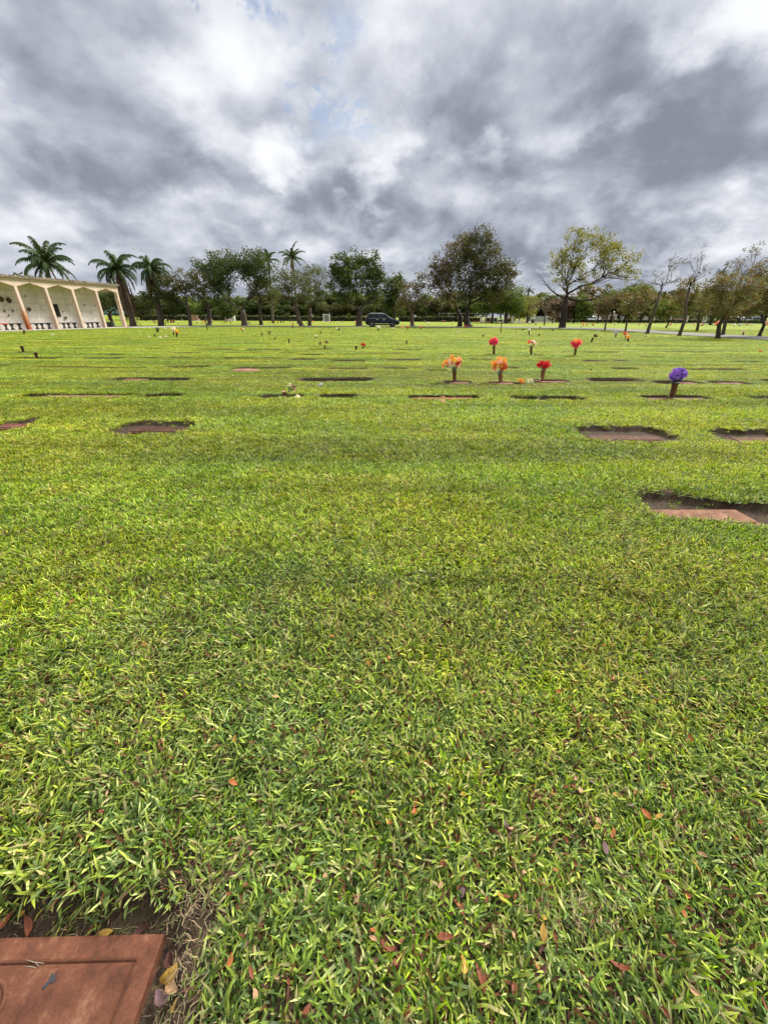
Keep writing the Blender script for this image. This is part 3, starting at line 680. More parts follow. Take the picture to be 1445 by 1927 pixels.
def bouquet(P, axis, R, specs, label, leaves=14, group=None, squash=.8, lift=.35, lm=None):
    """specs: list of (colour, style, count, size relative to R, azimuth centre or None, elevation range)"""
    axis = Vector(axis).normalized(); q = Vector((0, 0, 1)).rotation_difference(axis)
    e = empty('bouquet', P, label, 'flowers', group); e.rotation_mode = 'QUATERNION'; e.rotation_quaternion = q
    k = 0
    for (c, st, n, s, az, el) in specs:
        for i in range(int(n * 2.0)):
            if az is None: a = k * 2.399 + random.uniform(-.3, .3)
            else: a = az + random.uniform(-.8, .8)
            t = random.uniform(el[0] - .35, el[1]); d = Vector((math.cos(a) * math.cos(t), math.sin(a) * math.cos(t), math.sin(t)))
            o = link('blossom', bm_(c, st), e); rr = R * random.uniform(.42, .92)
            o.location = (d.x * rr, d.y * rr, d.z * squash * rr + lift * R); r = R * s * random.uniform(.62, .95); o.scale = (r, r, r)
            o.rotation_mode = 'QUATERNION'; o.rotation_quaternion = Vector((0, 0, 1)).rotation_difference((d + Vector((0, -.6, .1))).normalized()); k += 1
    if leaves: link('leaves', leaves_mesh(R * .95, leaves, k) if lm is None else lm, e)
    mb = MB()
    for i in range(5):
        a = i * 1.257; mb.tube([(0, 0, -R * .5), (math.cos(a) * R * .25, math.sin(a) * R * .25, R * .2), (math.cos(a) * R * .6, math.sin(a) * R * .6, R * .55)], R * .03, 4, (.03, .07, .03), cap=False)
    mb.build('stems', M['greens'], e)
    return e
def vase(B, T, r, label, tint=(1, 1, 1), group=None):
    B = Vector(B); T = Vector(T); L = (T - B).length; q = Vector((0, 0, 1)).rotation_difference((T - B).normalized())
    mb = MB(); mb.lathe([(r * .35, -.02), (r * .62, .012), (r * .8, .03), (r * .84, .05), (r * .98, L * .93), (r * 1.12, L * .95), (r * 1.12, L), (r * .95, L), (r * .9, L * .9), (.001, L * .88)], 16, None, tint)
    o = mb.build('flower_vase', M['vase']); o.location = B; o.rotation_mode = 'QUATERNION'; o.rotation_quaternion = q
    return tag(o, label, 'vase', group)
def vb(bx, by, tx, ty, wpx, label, tint=(1, 1, 1), sink=None, group=None):
    """vase whose foot and mouth are seen at these photo pixels; returns mouth, axis, metres per pixel"""
    g = gnd(bx, by); zg = turf(g.x, g.y) - (.05 if sink else 0); g = gnd(bx, by, zg); T = at(tx, ty, g.y)
    s = (at(bx + 10, by, g.y) - at(bx, by, g.y)).length / 10
    vase(g, T, wpx / 2 * s, label, tint, group); return T, (T - g).normalized(), s
# purple
T, A, s = vb(1263, 748, 1270, 721, 10.5, 'tall brown bronze vase leaning right under the purple flowers')
bouquet(T, A, 15 * s, [('purple', 'full', 6, .52, None, (.75, 1.4)), ('purple', 'full', 10, .50, None, (.1, .6))], 'round bouquet of purple silk flowers with pale edges', 26, lift=.72, squash=1.05)
# orange pair and red
T, A, s = vb(855, 719, 855, 697, 7.5, 'dark brown vase holding the orange bouquet that spreads to the left')
bouquet(T, A, 14 * s, [('orange', 'lily', 7, .52, 2.4, (.3, 1.3)), ('orange', 'lily', 2, .5, .6, (.6, 1.3)), ('yellow', 'lily', 4, .45, None, (.3, 1.3)), ('blush', 'star', 3, .35, None, (.0, 1.2)), ('white', 'star', 4, .3, 3.3, (.0, .7)), ('red', 'poin', 2, .5, -.6, (.2, .5)), ('coral', 'star', 2, .4, 0, (.1, .5))], 'loose orange bouquet with one red bloom, leftmost of the three close bouquets', 16, lift=.75, squash=1.15)
e = bouquet(T + Vector((-15 * s, 0, 8 * s)), (-.7, 0, .8), 6.5 * s, [('orange', 'lily', 3, 1.0, None, (.5, 1.3))], 'single orange lily sprig sticking out left of the leftmost close bouquet', 3, lift=.3)
T, A, s = vb(942, 720, 941, 702, 8.5, 'light tan vase in the middle of the close row of three', (2.1, 2.2, 2.2))
bouquet(T, A, 15 * s, [('orange', 'lily', 6, .45, None, (.7, 1.4)), ('yellow', 'lily', 6, .42, None, (.5, 1.4)), ('blush', 'star', 3, .35, None, (.1, 1.3)), ('orange', 'lily', 5, .45, 2.7, (.1, .9)), ('coral', 'poin', 4, .50, -1.0, (.0, .45)), ('red', 'poin', 3, .5, .2, (.1, .6)), ('blush', 'star', 3, .3, 3.1, (-.1, .3))], 'tall bouquet of orange lilies over red poinsettias, middle of three', 16, lift=.8, squash=1.25)
T, A, s = vb(1019, 716, 1022, 696, 7.5, 'tan bronze vase leaning right under the deep red bouquet', (1.7, 1.75, 1.7))
bouquet(T, A, 12.5 * s, [('red', 'full', 8, .5, None, (.2, 1.3)), ('coral', 'star', 3, .45, 0, (.0, .9)), ('blush', 'star', 1, .3, .3, (.8, 1.))], 'deep red bouquet with coral blooms, rightmost of the close three', 16, lift=.6, squash=.7)
# fallen flowers between
g = gnd(985, 719); s = g.y / 700
for px, c, lab in ((979, 'orange', 'orange lilies lying on the lawn left of the white ones'), (996, 'white', 'white lilies lying on the lawn beside orange ones')):
    g = gnd(px, 719); h = turf(g.x, g.y)
    bouquet((g.x, g.y, h + .02), (.3, -.4, .8), .085, [(c, 'lily', 7, .62, None, (.1, 1.2))], lab, 5, lift=.3)
mb = MB(); a_, b_ = gnd(1003, 718), gnd(1018, 715); mb.tube([(a_.x, a_.y, .02), ((a_.x + b_.x) / 2, a_.y, .03), (b_.x, b_.y, .05)], .008, 5, (.6, .45, .3)); tag(mb.build('loose_stem', M['plain']), 'pale loose stem leading from the white lilies to the tan vase', 'stem')
# second row
for (bx, by, tx, ty, w, sp, R, lab, vl, lf) in [
  (929, 667, 929, 651, 5, [('pink', 'full', 10, .55, None, (.1, 1.3)), ('orange', 'lily', 3, .5, 1.6, (.8, 1.3)), ('cream', 'star', 1, .35, 0.2, (.3, .5))], 9, 'hot pink bouquet with orange tips, left one of the far three', 'brown vase under the hot pink bouquet on the left', 10),
  (999, 668, 999, 655, 5, [('blush', 'full', 6, .5, 0, (.1, 1.2)), ('coral', 'lily', 4, .5, 3.0, (.4, 1.3)), ('white', 'star', 2, .4, -.4, (.3, .9))], 8.5, 'pink and cream bouquet, middle one of the far three', 'brown vase under the pink and cream bouquet', 12),
  (1081, 669, 1083, 655, 4.8, [('pink', 'full', 8, .5, None, (.1, .9)), ('orange', 'lily', 6, .5, None, (.8, 1.4))], 10, 'pink bouquet crowned with coral blooms, right one of the far three', 'thin brown vase under the coral crowned pink bouquet', 12)]:
    T, A, s = vb(bx, by, tx, ty, w, vl); bouquet(T, A, R * s, sp, lab, lf, lift=.65, squash=1.)
# wilted arrangement in the pit left of centre
T, A, s = vb(535, 750, 536, 737, 8.5, 'short reddish brown vase standing in the pit left of centre', (1.5, 1.4, 1.4), True)
bouquet(T + Vector((9 * s, 0, .03)), (.5, 0, .8), 10 * s, [('cream', 'star', 3, .45, 2.6, (.2, 1.2)), ('wilt', 'full', 4, .42, .6, (.2, 1.3)), ('blush', 'star', 1, .4, 0, (.5, .8))], 'faded cream and brown bouquet drooping out of the short vase', 9, lift=.5)
g = gnd(559, 750); bouquet((g.x, g.y, -.03), (0, 0, 1), .07, [('cream', 'star', 5, .7, None, (.2, 1.3))], 'pale yellow faded blooms in the pit right of the short vase', 5)
g = gnd(603, 728); bouquet((g.x, g.y, turf(g.x, g.y) + .01), (0, 0, 1), .055, [('lilac', 'star', 4, .6, None, (.2, 1.2))], 'small greyish lilac bloom lying on the lawn near centre', 6)
g = gnd(832, 757); bouquet((g.x, g.y - .05, turf(g.x, g.y) + .01), (0, -.2, 1), .04, [('blush', 'lily', 3, .9, None, (.2, 1.2))], 'peach petals lying in front of the bright orange marker', 0)
g = gnd(833, 747); bouquet((g.x, g.y, -.03), (0, -.2, 1), .04, [('blush', 'lily', 3, .9, None, (.2, 1.2))], 'peach bloom lying on the bright orange marker', 0)

# empty vases / stubs standing in the lawn
for (bx, by, tx, ty, w, lab) in [
  (45, 662, 41, 651, 5, 'leaning brown vase stub, upper of the two at far left'), (71, 674, 67, 663, 5.5, 'leaning reddish vase stub, lower of the two at far left'),
  (46, 629, 46, 621, 3, 'small dark stub in front of the mausoleum benches'), (292, 634, 291, 629, 3, 'dark stub left of the yellow flower'),
  (494, 632, 492, 626, 2.6, 'thin dark stub left of the wilted tuft at centre left'), (518, 640, 518, 635, 2.6, 'tiny dark stub behind the white tipped one'),
  (545, 646, 543, 638, 3.2, 'reddish brown stub with a pale tip left of centre'), (604, 628, 604, 624, 2.6, 'tiny dark stub left of the tall thin post at centre'),
  (625, 627, 625, 624, 2, 'tiniest dark stub near centre'), (638, 623, 638, 617, 2.6, 'narrow brown stub in front of the pale tree base'),
  (670, 658, 670, 651, 4.6, 'stout brown stub beside the red ball of flowers'), (765, 648, 765, 641, 3, 'dark upright stub right of the red ball of flowers'),
  (909, 634, 909, 629, 3, 'dark stub left of the hot pink bouquet, far behind it'), (984, 622, 984, 619, 2.5, 'tiny dark stub left of the white ball'),
  (1014, 632, 1014, 628, 3, 'dark stub right of the white ball flower'), (1040, 623, 1040, 619, 2.6, 'tiny dark stub near the leaning tree'),
  (1016, 618, 1016, 615, 2.4, 'tiny dark stub in the tree shade'), (1093, 576 + 40, 1093, 614, 2.2, 'speck of a dark stub right of the leaning tree'), (1214, 634, 1214, 632, 4, 'low dark knob in the lawn by the slanting bare tree')]:
    vb(bx, by, tx, ty, w, lab, (.6, .6, .65))
# distant vases with flowers
for (bx, by, ty, R, sp, lf, lab, w) in [
  (333, 634, 627, 4.4, [('yellow', 'full', 9, .55, None, (.1, 1.4))], 3, 'yellow ball of flowers on a dark vase at left', 3.4),
  (327, 631, 624, 5.5, [('cream', 'full', 7, .5, None, (.1, 1.3)), ('blush', 'star', 2, .4, 1.5, (.6, 1.2))], 5, 'cream flowers behind the yellow ball', 2.6),
  (457, 624, 622, 3.4, [('coral', 'full', 4, .6, 3, (.1, 1.3)), ('cream', 'full', 4, .6, 0, (.1, 1.3))], 4, 'orange and cream ball low on the lawn before the big spreading tree', 2.4),
  (551, 618, 611, 2.2, [('coral', 'star', 4, .6, None, (.1, 1.3))], 5, 'little orange and green tuft on a thin post', 2),
  (595, 637, 634, 2.6, [('white', 'star', 5, .6, None, (.2, 1.3))], 5, 'small white flowers left of the wilted pair', 2.2),
  (683, 656, 652, 4.6, [('red', 'full', 9, .55, None, (.1, 1.4))], 3, 'red ball of flowers just right of the stout brown stub', 3.6),
  (712, 623, 619, 4.2, [('white', 'full', 10, .5, None, (.2, 1.4))], 2, 'white ball of flowers in front of the black car', 2.6),
  (740, 621, 620, 2.8, [('cream', 'full', 5, .6, None, (.2, 1.3))], 2, 'low cream bloom below the front wheel of the black car', 2),
  (757, 619, 618, 2.6, [('orange', 'full', 5, .6, None, (.2, 1.3))], 2, 'low orange bloom right of the black car', 2),
  (767, 621, 618, 2.8, [('red', 'full', 5, .6, None, (.2, 1.3))], 2, 'left one of two small red blooms right of the black car', 2),
  (792, 621, 618, 2.6, [('red', 'full', 5, .6, None, (.2, 1.3))], 2, 'right one of two small red blooms right of the black car', 2),
  (876, 618, 616, 2.6, [('red', 'full', 5, .6, None, (.2, 1.3))], 2, 'red bloom at the foot of the big dark tree', 2),
  (863, 627, 626, 2.2, [('cream', 'star', 4, .7, None, (.2, 1.3))], 1, 'yellowish white petals lying left of the thin leaning post', 1.5),
  (995, 631, 623, 3.2, [('white', 'full', 8, .5, None, (.2, 1.4))], 2, 'small white ball on a thin dark vase behind the blush bouquet', 2.4),
  (1158, 635, 629, 4, [('lilac', 'full', 9, .5, None, (.1, 1.3))], 3, 'lilac blue ball of flowers at right', 2.6),
  (1181, 643, 637, 4.2, [('yellow', 'full', 4, .6, None, (.1, 1.3)), ('orange', 'full', 4, .6, None, (.1, 1.3))], 4, 'orange yellow blooms in a dark vase at right', 3.4),
  (1176, 640, 631, 4.4, [('coral', 'full', 5, .6, None, (.1, 1.3)), ('blush', 'full', 4, .6, None, (.1, 1.3))], 2, 'coral pink bloom just behind the orange yellow one', 1.6),
  (1398, 631, 626, 3.4, [('blush', 'star', 5, .6, None, (.1, 1.3)), ('white', 'star', 3, .6, None, (.1, 1.3))], 2, 'pinkish white bloom beyond the road at the right', 2.2),
  (1350, 615, 611, 4.5, [('blush', 'full', 5, .6, None, (.1, 1.3)), ('coral', 'full', 3, .6, None, (.1, 1.3))], 2, 'pink bouquet beyond the road behind a dark trunk', 2),
  (1097, 613, 611, 2.8, [('orange', 'full', 4, .6, None, (.1, 1.3))], 2, 'pale orange bloom beyond the road, right of the leaning tree', 1.5),
  (1104, 614, 613, 1.8, [('coral', 'full', 4, .6, None, (.1, 1.3))], 2, 'reddish bloom beyond the road beside the pale orange one', 1.5),
  (1116, 613, 611.5, 2, [('yellow', 'full', 4, .6, None, (.1, 1.3))], 2, 'pale yellow bloom beyond the road', 1.5),
  (507, 630, 627, 3, [('wilt', 'full', 6, .6, None, (.1, 1.4))], 6, 'dark wilted tuft in a vase left of centre', 3),
  (297, 625, 622, 3.6, [('green', 'full', 8, .5, None, (.1, 1.4))], 10, 'dark green plant in a pot left of the yellow flower', 4.5)]:
    T, A, s = vb(bx, by, bx, ty, w, 'vase of the ' + lab, (.45, .5, .5)); bouquet(T, A, R * s, sp, lab, lf, lift=.5)
# wilted pair and drooping one
T, A, s = vb(612, 656, 611, 650, 3.4, 'small brown vase holding the wilted pair', (1.2, 1.1, 1))
bouquet(T + Vector((-7 * s, 0, 2 * s)), (-.6, 0, .8), 3.6 * s, [('wilt', 'full', 5, .7, None, (.2, 1.3))], 'left brown wilted bloom of a drooping pair', 2)
bouquet(T + Vector((3 * s, 0, 4 * s)), (.4, 0, .8), 3.6 * s, [('wilt', 'full', 5, .7, None, (.2, 1.3))], 'right brown wilted bloom of a drooping pair', 2)
T, A, s = vb(1112, 644, 1115, 636, 3.6, 'slanting dark vase with a wilted dark bunch', (.5, .5, .5))
bouquet(T + Vector((2 * s, 0, 2 * s)), (.5, 0, .8), 4.6 * s, [('wilt', 'full', 6, .6, None, (.2, 1.3))], 'dark wilted bunch leaning right, near the lilac ball', 5)
for (x, y, c, lab) in [(282, 635, 'cream', 'cream petals on the grass left of the dark stub'), (302, 636, 'white', 'white petals on the grass below the cream flowers'), (312, 635, 'cream', 'cream sprig right of the yellow ball'),
   (311, 620, 'cream', 'tiny pale bloom above the dark green pot'), (100, 631, 'white', 'white speck of a flower before the mausoleum'), (1430, 663, 'red', 'red orange bloom on the ground at the right edge'),
   (1111, 697, 'wilt', 'small brown leaf bundle on the lawn behind the purple flowers'), (634, 620, 'cream', 'tiny cream bloom beside the narrow brown stub'), (870, 585 + 18, 'red', 'tiny red blooms before the far hedge')]:
    g = gnd(x, y); s = g.y / 690; bouquet((g.x, g.y, turf(g.x, g.y) + .01), (0, 0, 1), 2.2 * s, [(c, 'star', 4, .8, None, (.2, 1.3))], lab, 2)

# small bouquets far across the lawn: one of each colour built, the rest copied
protos = {}
rr = random.Random(11)
cols = ['white', 'cream', 'coral', 'red', 'yellow', 'blush', 'orange', 'wilt', 'lilac', 'green']
far = []
for k in range(105):
    x = rr.uniform(235, 1010); y = rr.uniform(604.8, 611.2)
    if x > 600 and y < 606: y += 2.2
    far.append((x, y))
for k in range(34):
    far.append((rr.uniform(1110, 1445), rr.uniform(611, 615)))
for x, y in far:
    c = rr.choice(cols[:2] * 3 + cols[2:7] + ['wilt'] * 4 + ['red', 'coral', 'green', 'lilac'])
    g = gnd(x, y)
    if c not in protos:
        e = empty('small_bouquet', (0, 0, 0), {'wilt': 'brown withered'}.get(c, c) + ' flowers in a small vase on the far lawn beyond the trees', 'flowers', {'wilt': 'brown withered'}.get(c, c) + ' bouquets across the far lawn')
        o = link('blossoms', bm_(c, 'full'), e); o.location = (0, 0, .30); o.scale = (.17, .17, .17); o.rotation_euler = (.5, 0, 0)
        mb = MB(); mb.lathe([(.03, 0), (.05, .04), (.055, .30), (.02, .31)], 8, None, (.6, .6, .6)); mb.build('vase', M['vase'], e)
        protos[c] = e; o = e
    else: o = copy_tree(protos[c])
    o.location = (g.x, g.y, 0); s = rr.uniform(.7, 1.25) * (1. if g.y < 100 else 1.2); o.scale = (s, s, s); o.rotation_euler.z = rr.uniform(-1, 1)
#@@TREES
# ------------------------------------------------------------------ trees
PAL = {
 'dark': [(.026, .042, .014), (.045, .068, .018), (.072, .098, .026), (.11, .135, .04)],
 'mid': [(.055, .085, .02), (.09, .13, .028), (.13, .17, .036), (.17, .20, .05)],
 'olive': [(.05, .052, .02), (.075, .075, .026), (.10, .105, .034), (.08, .062, .034)],
 'brown': [(.095, .07, .042), (.13, .095, .056), (.075, .078, .036), (.16, .12, .065)],
 'yellow': [(.18, .185, .036), (.24, .225, .042), (.30, .26, .05), (.12, .14, .034)],
 'rust': [(.17, .105, .045), (.15, .145, .048), (.095, .13, .04), (.20, .14, .06)],
 'pale': [(.085, .105, .04), (.11, .13, .05), (.14, .13, .06), (.07, .09, .035)],
 'bare': [(.14, .09, .075), (.11, .08, .07), (.17, .11, .085)]}
def leaf_quads(cent, m, sig, size, pal, rng, flat=.6, elong=1.9):
    K = len(cent); c = np.repeat(cent, m, 0) + rng.normal(0, 1, (K * m, 3)) * np.array([sig, sig, sig * .7]); n = len(c)
    a = rng.normal(0, 1, (n, 3)); a /= np.linalg.norm(a, axis=1)[:, None]
    b = rng.normal(0, 1, (n, 3)); b[:, 2] *= flat; b -= a * (a * b).sum(1)[:, None]; b /= np.linalg.norm(b, axis=1)[:, None] + 1e-9
    s = size * rng.uniform(.6, 1.35, (n, 1)); a = a * s * .5 * elong; b = b * s * .5
    V = np.stack([c - a, c + b * .9, c + a, c - b * .9], 1).reshape(-1, 3)
    pal = np.array(pal); cl = pal[rng.integers(len(pal), size=K)]
    col = np.repeat(cl, m, 0) * rng.uniform(.7, 1.3, (n, 1)) * .65 + pal[rng.integers(len(pal), size=n)] * .35
    return V, np.arange(4 * n).reshape(n, 4), np.repeat(col, 4, 0)
def bez(p0, p1, p2, k):
    return [p0 * (1 - t) ** 2 + p1 * 2 * t * (1 - t) + p2 * t * t for t in [i / (k - 1) for i in range(k)]]
def tree(label, base, forks, tw, blobs, pal, dens=1., size=1.75, per=21, Y=None, group=None, twigs=.5, sig=3.5, name='tree', bark=(1, 1, 1), seed=0, bare=()):
    """all lengths in photo pixels at the tree's own distance; forks: trunk way points (x, y) up from the base, blobs: crown masses (x, y, rx, ry)"""
    rng = np.random.default_rng(seed + int(base[0] * 7)); rnd = random.Random(seed + int(base[0]))
    g = gnd(*base); Y = Y or g.y
    if Y != g.y: g = at(base[0], base[1], Y); g.z = 0
    s = (at(base[0] + 10, base[1], Y) - at(base[0], base[1], Y)).length / 10
    e = empty(name, (g.x, g.y, -.03), label, 'tree', group)
    def P(x, y, dy=0.): 
        q = at(x, y, Y); return Vector((q.x, q.y + dy, max(q.z, 0)))
    tb = MB(); tips = []
    B = Vector((g.x, g.y, -.05)); way = [B] + [P(x, y, rnd.uniform(-.3, .3)) for x, y in forks]
    k = len(way); r0 = tw / 2 * s
    full = [way[0], way[0].lerp(way[1], .06), way[0].lerp(way[1], .2)] + way[1:]
    rad = [r0 * 1.7, r0 * 1.2, r0] + [r0 * (1 - .35 * (i + 1) / (k - 1)) for i in range(k - 1)]
    tb.tube(full, rad, 9, bark); F = way[-1]; cents = []
    area = sum(b[2] * b[3] for b in blobs)
    net = [(F, r0 * .62)] + [(way[-2].lerp(F, t), r0 * .7) for t in (.4, .7)]
    order = sorted(range(len(blobs)), key=lambda i: (blobs[i][0] - forks[-1][0]) ** 2 + (blobs[i][1] - forks[-1][1]) ** 2)
    for bi in order:
        bx, by, rx, ry = blobs[bi]; rx *= 1.08; ry *= 1.10
        dz = rnd.uniform(-.75, .75) * rx * s; C = P(bx, by, dz)
        def cost(q):
            v = C - q[0]; return v.length * (1 + .45 * (q[0] - F).length / (v.length + 1e-3) * .5) + max(0, -v.z) * 2.5 + (0 if v.z > .25 * v.length else .35 * v.length) + (.0 if q[1] > r0 * .16 else 3)
        start, sr = min(net, key=cost)
        lr = min(sr * .85, r0 * (.24 + .42 * math.sqrt(rx * ry / area) + .10 * ((C - F).length < 3)))
        D_ = (C - start).length; up = (start - way[-2]).normalized() if (start - F).length < 1e-3 else Vector((0, 0, 1))
        mid = start.lerp(C, .42) + Vector((rnd.uniform(-.14, .14), rnd.uniform(-.14, .14), rnd.uniform(-.02, .16))) * D_
        nseg = 9; limb = bez(start, mid, C, nseg)
        ax = Vector((rnd.gauss(0, 1), rnd.gauss(0, 1), rnd.gauss(0, .6))).normalized(); ph = rnd.uniform(0, 6)
        limb = [p + (ax * math.sin(i * 1.3 + ph) * .035 + Vector((rnd.gauss(0, 1), rnd.gauss(0, 1), rnd.gauss(0, 1))) * .018) * D_ if 0 < i else p for i, p in enumerate(limb)]
        rads = [lr * (1 - .68 * i / (nseg - 1)) for i in range(nseg)]
        tb.tube(limb, rads, 6, bark); net += [(limb[i], rads[i]) for i in range(2, nseg - 1)]
        nodes = limb[3:]
        for j in range(9):
            u = rng.normal(size=3); u /= np.linalg.norm(u); rr_ = rng.uniform(.45, .9)
            Q = C + Vector((u[0] * rx * s * rr_, u[1] * rx * s * rr_, u[2] * ry * s * rr_)); st = limb[rnd.randint(2, 6)]
            br = bez(st, st.lerp(Q, .5) + Vector((0, 0, -.1 * (Q - st).length)) + Vector((rnd.gauss(0, .1), rnd.gauss(0, .1), 0)) * (Q - st).length, Q, 5)
            tb.tube(br, [lr * .32 * (1 - .7 * i / 4) for i in range(5)], 4, bark, cap=False); nodes += br[2:]
        nc = max(6, int(dens * 1.25 * math.pi * rx * ry / 15))
        u = rng.normal(size=(nc, 3)); u /= np.linalg.norm(u, axis=1)[:, None]; u *= (rng.uniform(.1, 1, (nc, 1)) ** .45) * rng.uniform(.9, 1.12, (nc, 1))
        cc = np.array(C) + u * np.array([rx * s, rx * s, ry * s]) + rng.normal(0, 1, (nc, 3)) * s * 1.2
        # clumps: drop those in the hollows of a noise so that sky shows through
        hol = vnoise(cc[:, 0] + cc[:, 1] * .7, cc[:, 2] * 1.3, 1.9 / (s * 11), bi + seed); cc = cc[hol > -.16 - .2 * (dens > 1)]
        cents.append(cc); nn = np.array(nodes)
        for q in cc:
            if rnd.random() < twigs:
                d = ((nn - q) ** 2).sum(1); p = Vector(nn[int(d.argmin())]); q = Vector(q)
                tb.tube([p, p.lerp(q, .55) + Vector((rnd.gauss(0, .04), 0, rnd.gauss(0, .06))) * (q - p).length, q], [s * .22, s * .16, s * .08], 3, bark, cap=False)
    for (bx, by, L) in bare:       # leafless boughs
        C = P(bx, by, 0); limb = bez(F, F.lerp(C, .5) + Vector((0, 0, -.22 * (C - F).length)), C, 7); tb.tube(limb, [r0 * .3 * (1 - .75 * i / 6) for i in range(7)], 5, bark)
        for j in range(16):
            st = limb[rnd.randint(3, 6)]; Q = st + Vector((rnd.gauss(-.35, .6), rnd.gauss(0, .6), rnd.uniform(.1, 1.2))) * L * s
            tb.tube(bez(st, st.lerp(Q, .5) + Vector((rnd.gauss(0, .2), 0, -.1)) * L * s * .4, Q, 4), [s * .3, s * .22, s * .15, s * .07], 3, bark, cap=False)
    tb.build('trunk', M['bark'], e, off=e.location)
    V, Q, Cc = leaf_quads(np.concatenate(cents), per, sig * s, size * s, PAL[pal], rng)
    link('crown', np_mesh('crown', V - np.array(e.location), Q, M['leaf'], Cc), e)
    return e

def palm(label, base, crown, Rpx, tw, n=20, droop=1., skirt=0, Y=None, seed=0, col=((.035, .06, .022), (.07, .10, .035)), lean=0., dead=2, group=None, hang=.7, way=None):
    rnd = random.Random(seed + int(base[0])); g = gnd(*base); Y = Y or g.y; g = at(base[0], base[1], Y); g.z = -.03
    s = (at(base[0] + 10, base[1], Y) - at(base[0], base[1], Y)).length / 10
    e = empty('palm_tree', g, label, 'palm tree', group); o = Vector(g); T = at(crown[0], crown[1], Y); r = tw / 2 * s
    mb = MB(); pts = bez(o, (o + T) / 2 + Vector((lean * s, 0, 0)) if way is None else at(way[0], way[1], Y), T, 12)
    mb.tube([p - o for p in pts], [r * 1.5] + [r * (1.05 - .03 * i) * (1.06 if i % 2 else .97) for i in range(1, 12)], 9); mb.build('trunk', M['palm_bark'], e)
    R = Rpx * s; top = T - o
    for k in range(n + dead):
        isd = k >= n
        a = k * 2.399 + rnd.uniform(-.3, .3); e0 = (1.42 - 1.85 * (k / n) ** .9 + rnd.uniform(-.25, .25)) if not isd else rnd.uniform(-1.3, -.9)
        L = R * rnd.uniform(.78, 1.15) * (.75 if isd else 1); dirh = Vector((math.cos(a), math.sin(a), 0)); side = Vector((-math.sin(a), math.cos(a), 0))
        m = 22; p = top.copy(); P = []; el = e0
        for i in range(m):
            P.append((p.copy(), el)); d = dirh * math.cos(el) + Vector((0, 0, math.sin(el))); p += d * L / (m - 1); el -= droop * (.020 + .0052 * i) * (1 if el > -1.3 else 0)
        mb = MB(); c0, c1 = (np.array(col[0]), np.array(col[1])) if not isd else (np.array((.16, .10, .06)), np.array((.22, .15, .09)))
        mb.tube([q for q, _ in P], [R * .014 * (1 - .8 * i / m) + .008 for i in range(m)], 4, c1 * .9, cap=False)
        for i in range(2, m):
            q, el = P[i]; d = dirh * math.cos(el) + Vector((0, 0, math.sin(el))); t = i / m; ll = R * .20 * rnd.uniform(.8, 1.15) * math.sin(math.pi * min(.97, t * .85 + .14)) ** .7
            for sg in (-1, 1):
                for sub in (0, .5):
                    q2 = q + d * (L / m) * sub
                    v = (side * sg * rnd.uniform(.55, .9) + d * .55 + Vector((0, 0, -hang * rnd.uniform(.6, 1.3)))).normalized() * ll * rnd.uniform(.8, 1.1)
                    w = d * (R * .016 + .008); f = rnd.random(); cc = c0 * (1 - f) + c1 * f
                    mb.add([q2 - w, q2 + v * .5 - w * .9 + Vector((0, 0, .03 * R)), q2 + v, q2 + v * .5 + w * .9 + Vector((0, 0, .03 * R)), q2 + w], [(0, 1, 3, 4), (1, 2, 3)], cc)
        mb.build('frond', M['leaf'], e)
    if skirt:
        mb = MB()
        for k in range(150):
            a = rnd.uniform(0, 6.28); t = rnd.uniform(0, .9); st = pts[-1].lerp(pts[5], t * .8) - o; L = R * rnd.uniform(.5, 1.1) * skirt; ou = rnd.uniform(.18, .55) * R * .55
            d = Vector((math.cos(a), math.sin(a), 0)); sd = Vector((-math.sin(a), math.cos(a), 0)) * R * rnd.uniform(.012, .04)
            p1 = st + d * ou + Vector((0, 0, -.18 * L)); p2 = st + d * ou * rnd.uniform(.9, 1.25) + Vector((rnd.gauss(0, .05) * R, 0, -L))
            c = np.array((.15, .10, .07)) * rnd.uniform(.35, 1.3)
            mb.add([st - sd * .4, st + sd * .4, p1 + sd, p2 + sd * .3, p2 - sd * .3, p1 - sd], [(0, 1, 2, 5), (5, 2, 3, 4)], c)
        mb.build('dead_frond_skirt', M['dry'], e)
    return e

palm('tall palm rising behind the mausoleum roof', (112, 611), (88, 496), 52, 6, 24, 1.15, seed=3, Y=70, way=(97, 540), hang=1.0)
palm('shaggy leaning palm with a skirt of dead fronds beside the mausoleum end', (251, 611), (221, 508), 44, 9, 26, 1.35, skirt=1.5, seed=5, Y=62, way=(236, 545), hang=1.1, dead=4)
palm('broad drooping palm right of the shaggy one', (303, 612), (283, 507), 42, 7, 24, 1.5, skirt=.5, seed=8, Y=66, way=(292, 550), hang=1.15, dead=5)
palm('slim palm behind the big spreading tree, left of a pair', (514, 606), (505, 489), 24, 4, 18, 1.0, seed=12, Y=96, hang=.8)
palm('slim palm crowned above the pale tree, right of a pair', (561, 606), (550, 484), 25, 4, 20, .9, seed=14, Y=92, hang=.8)
palm('little palm between the two great trees on the skyline', (994, 600), (994, 548), 13, 2.5, 14, .8, seed=16, Y=140)
palm('small palm on the skyline right of the leaning tree', (1190, 600), (1192, 542), 14, 2.5, 14, .8, seed=18, Y=140)
palm('small palm top at the far right above the rusty canopy', (1362, 604), (1357, 517), 15, 2.5, 14, .8, seed=19, Y=130)

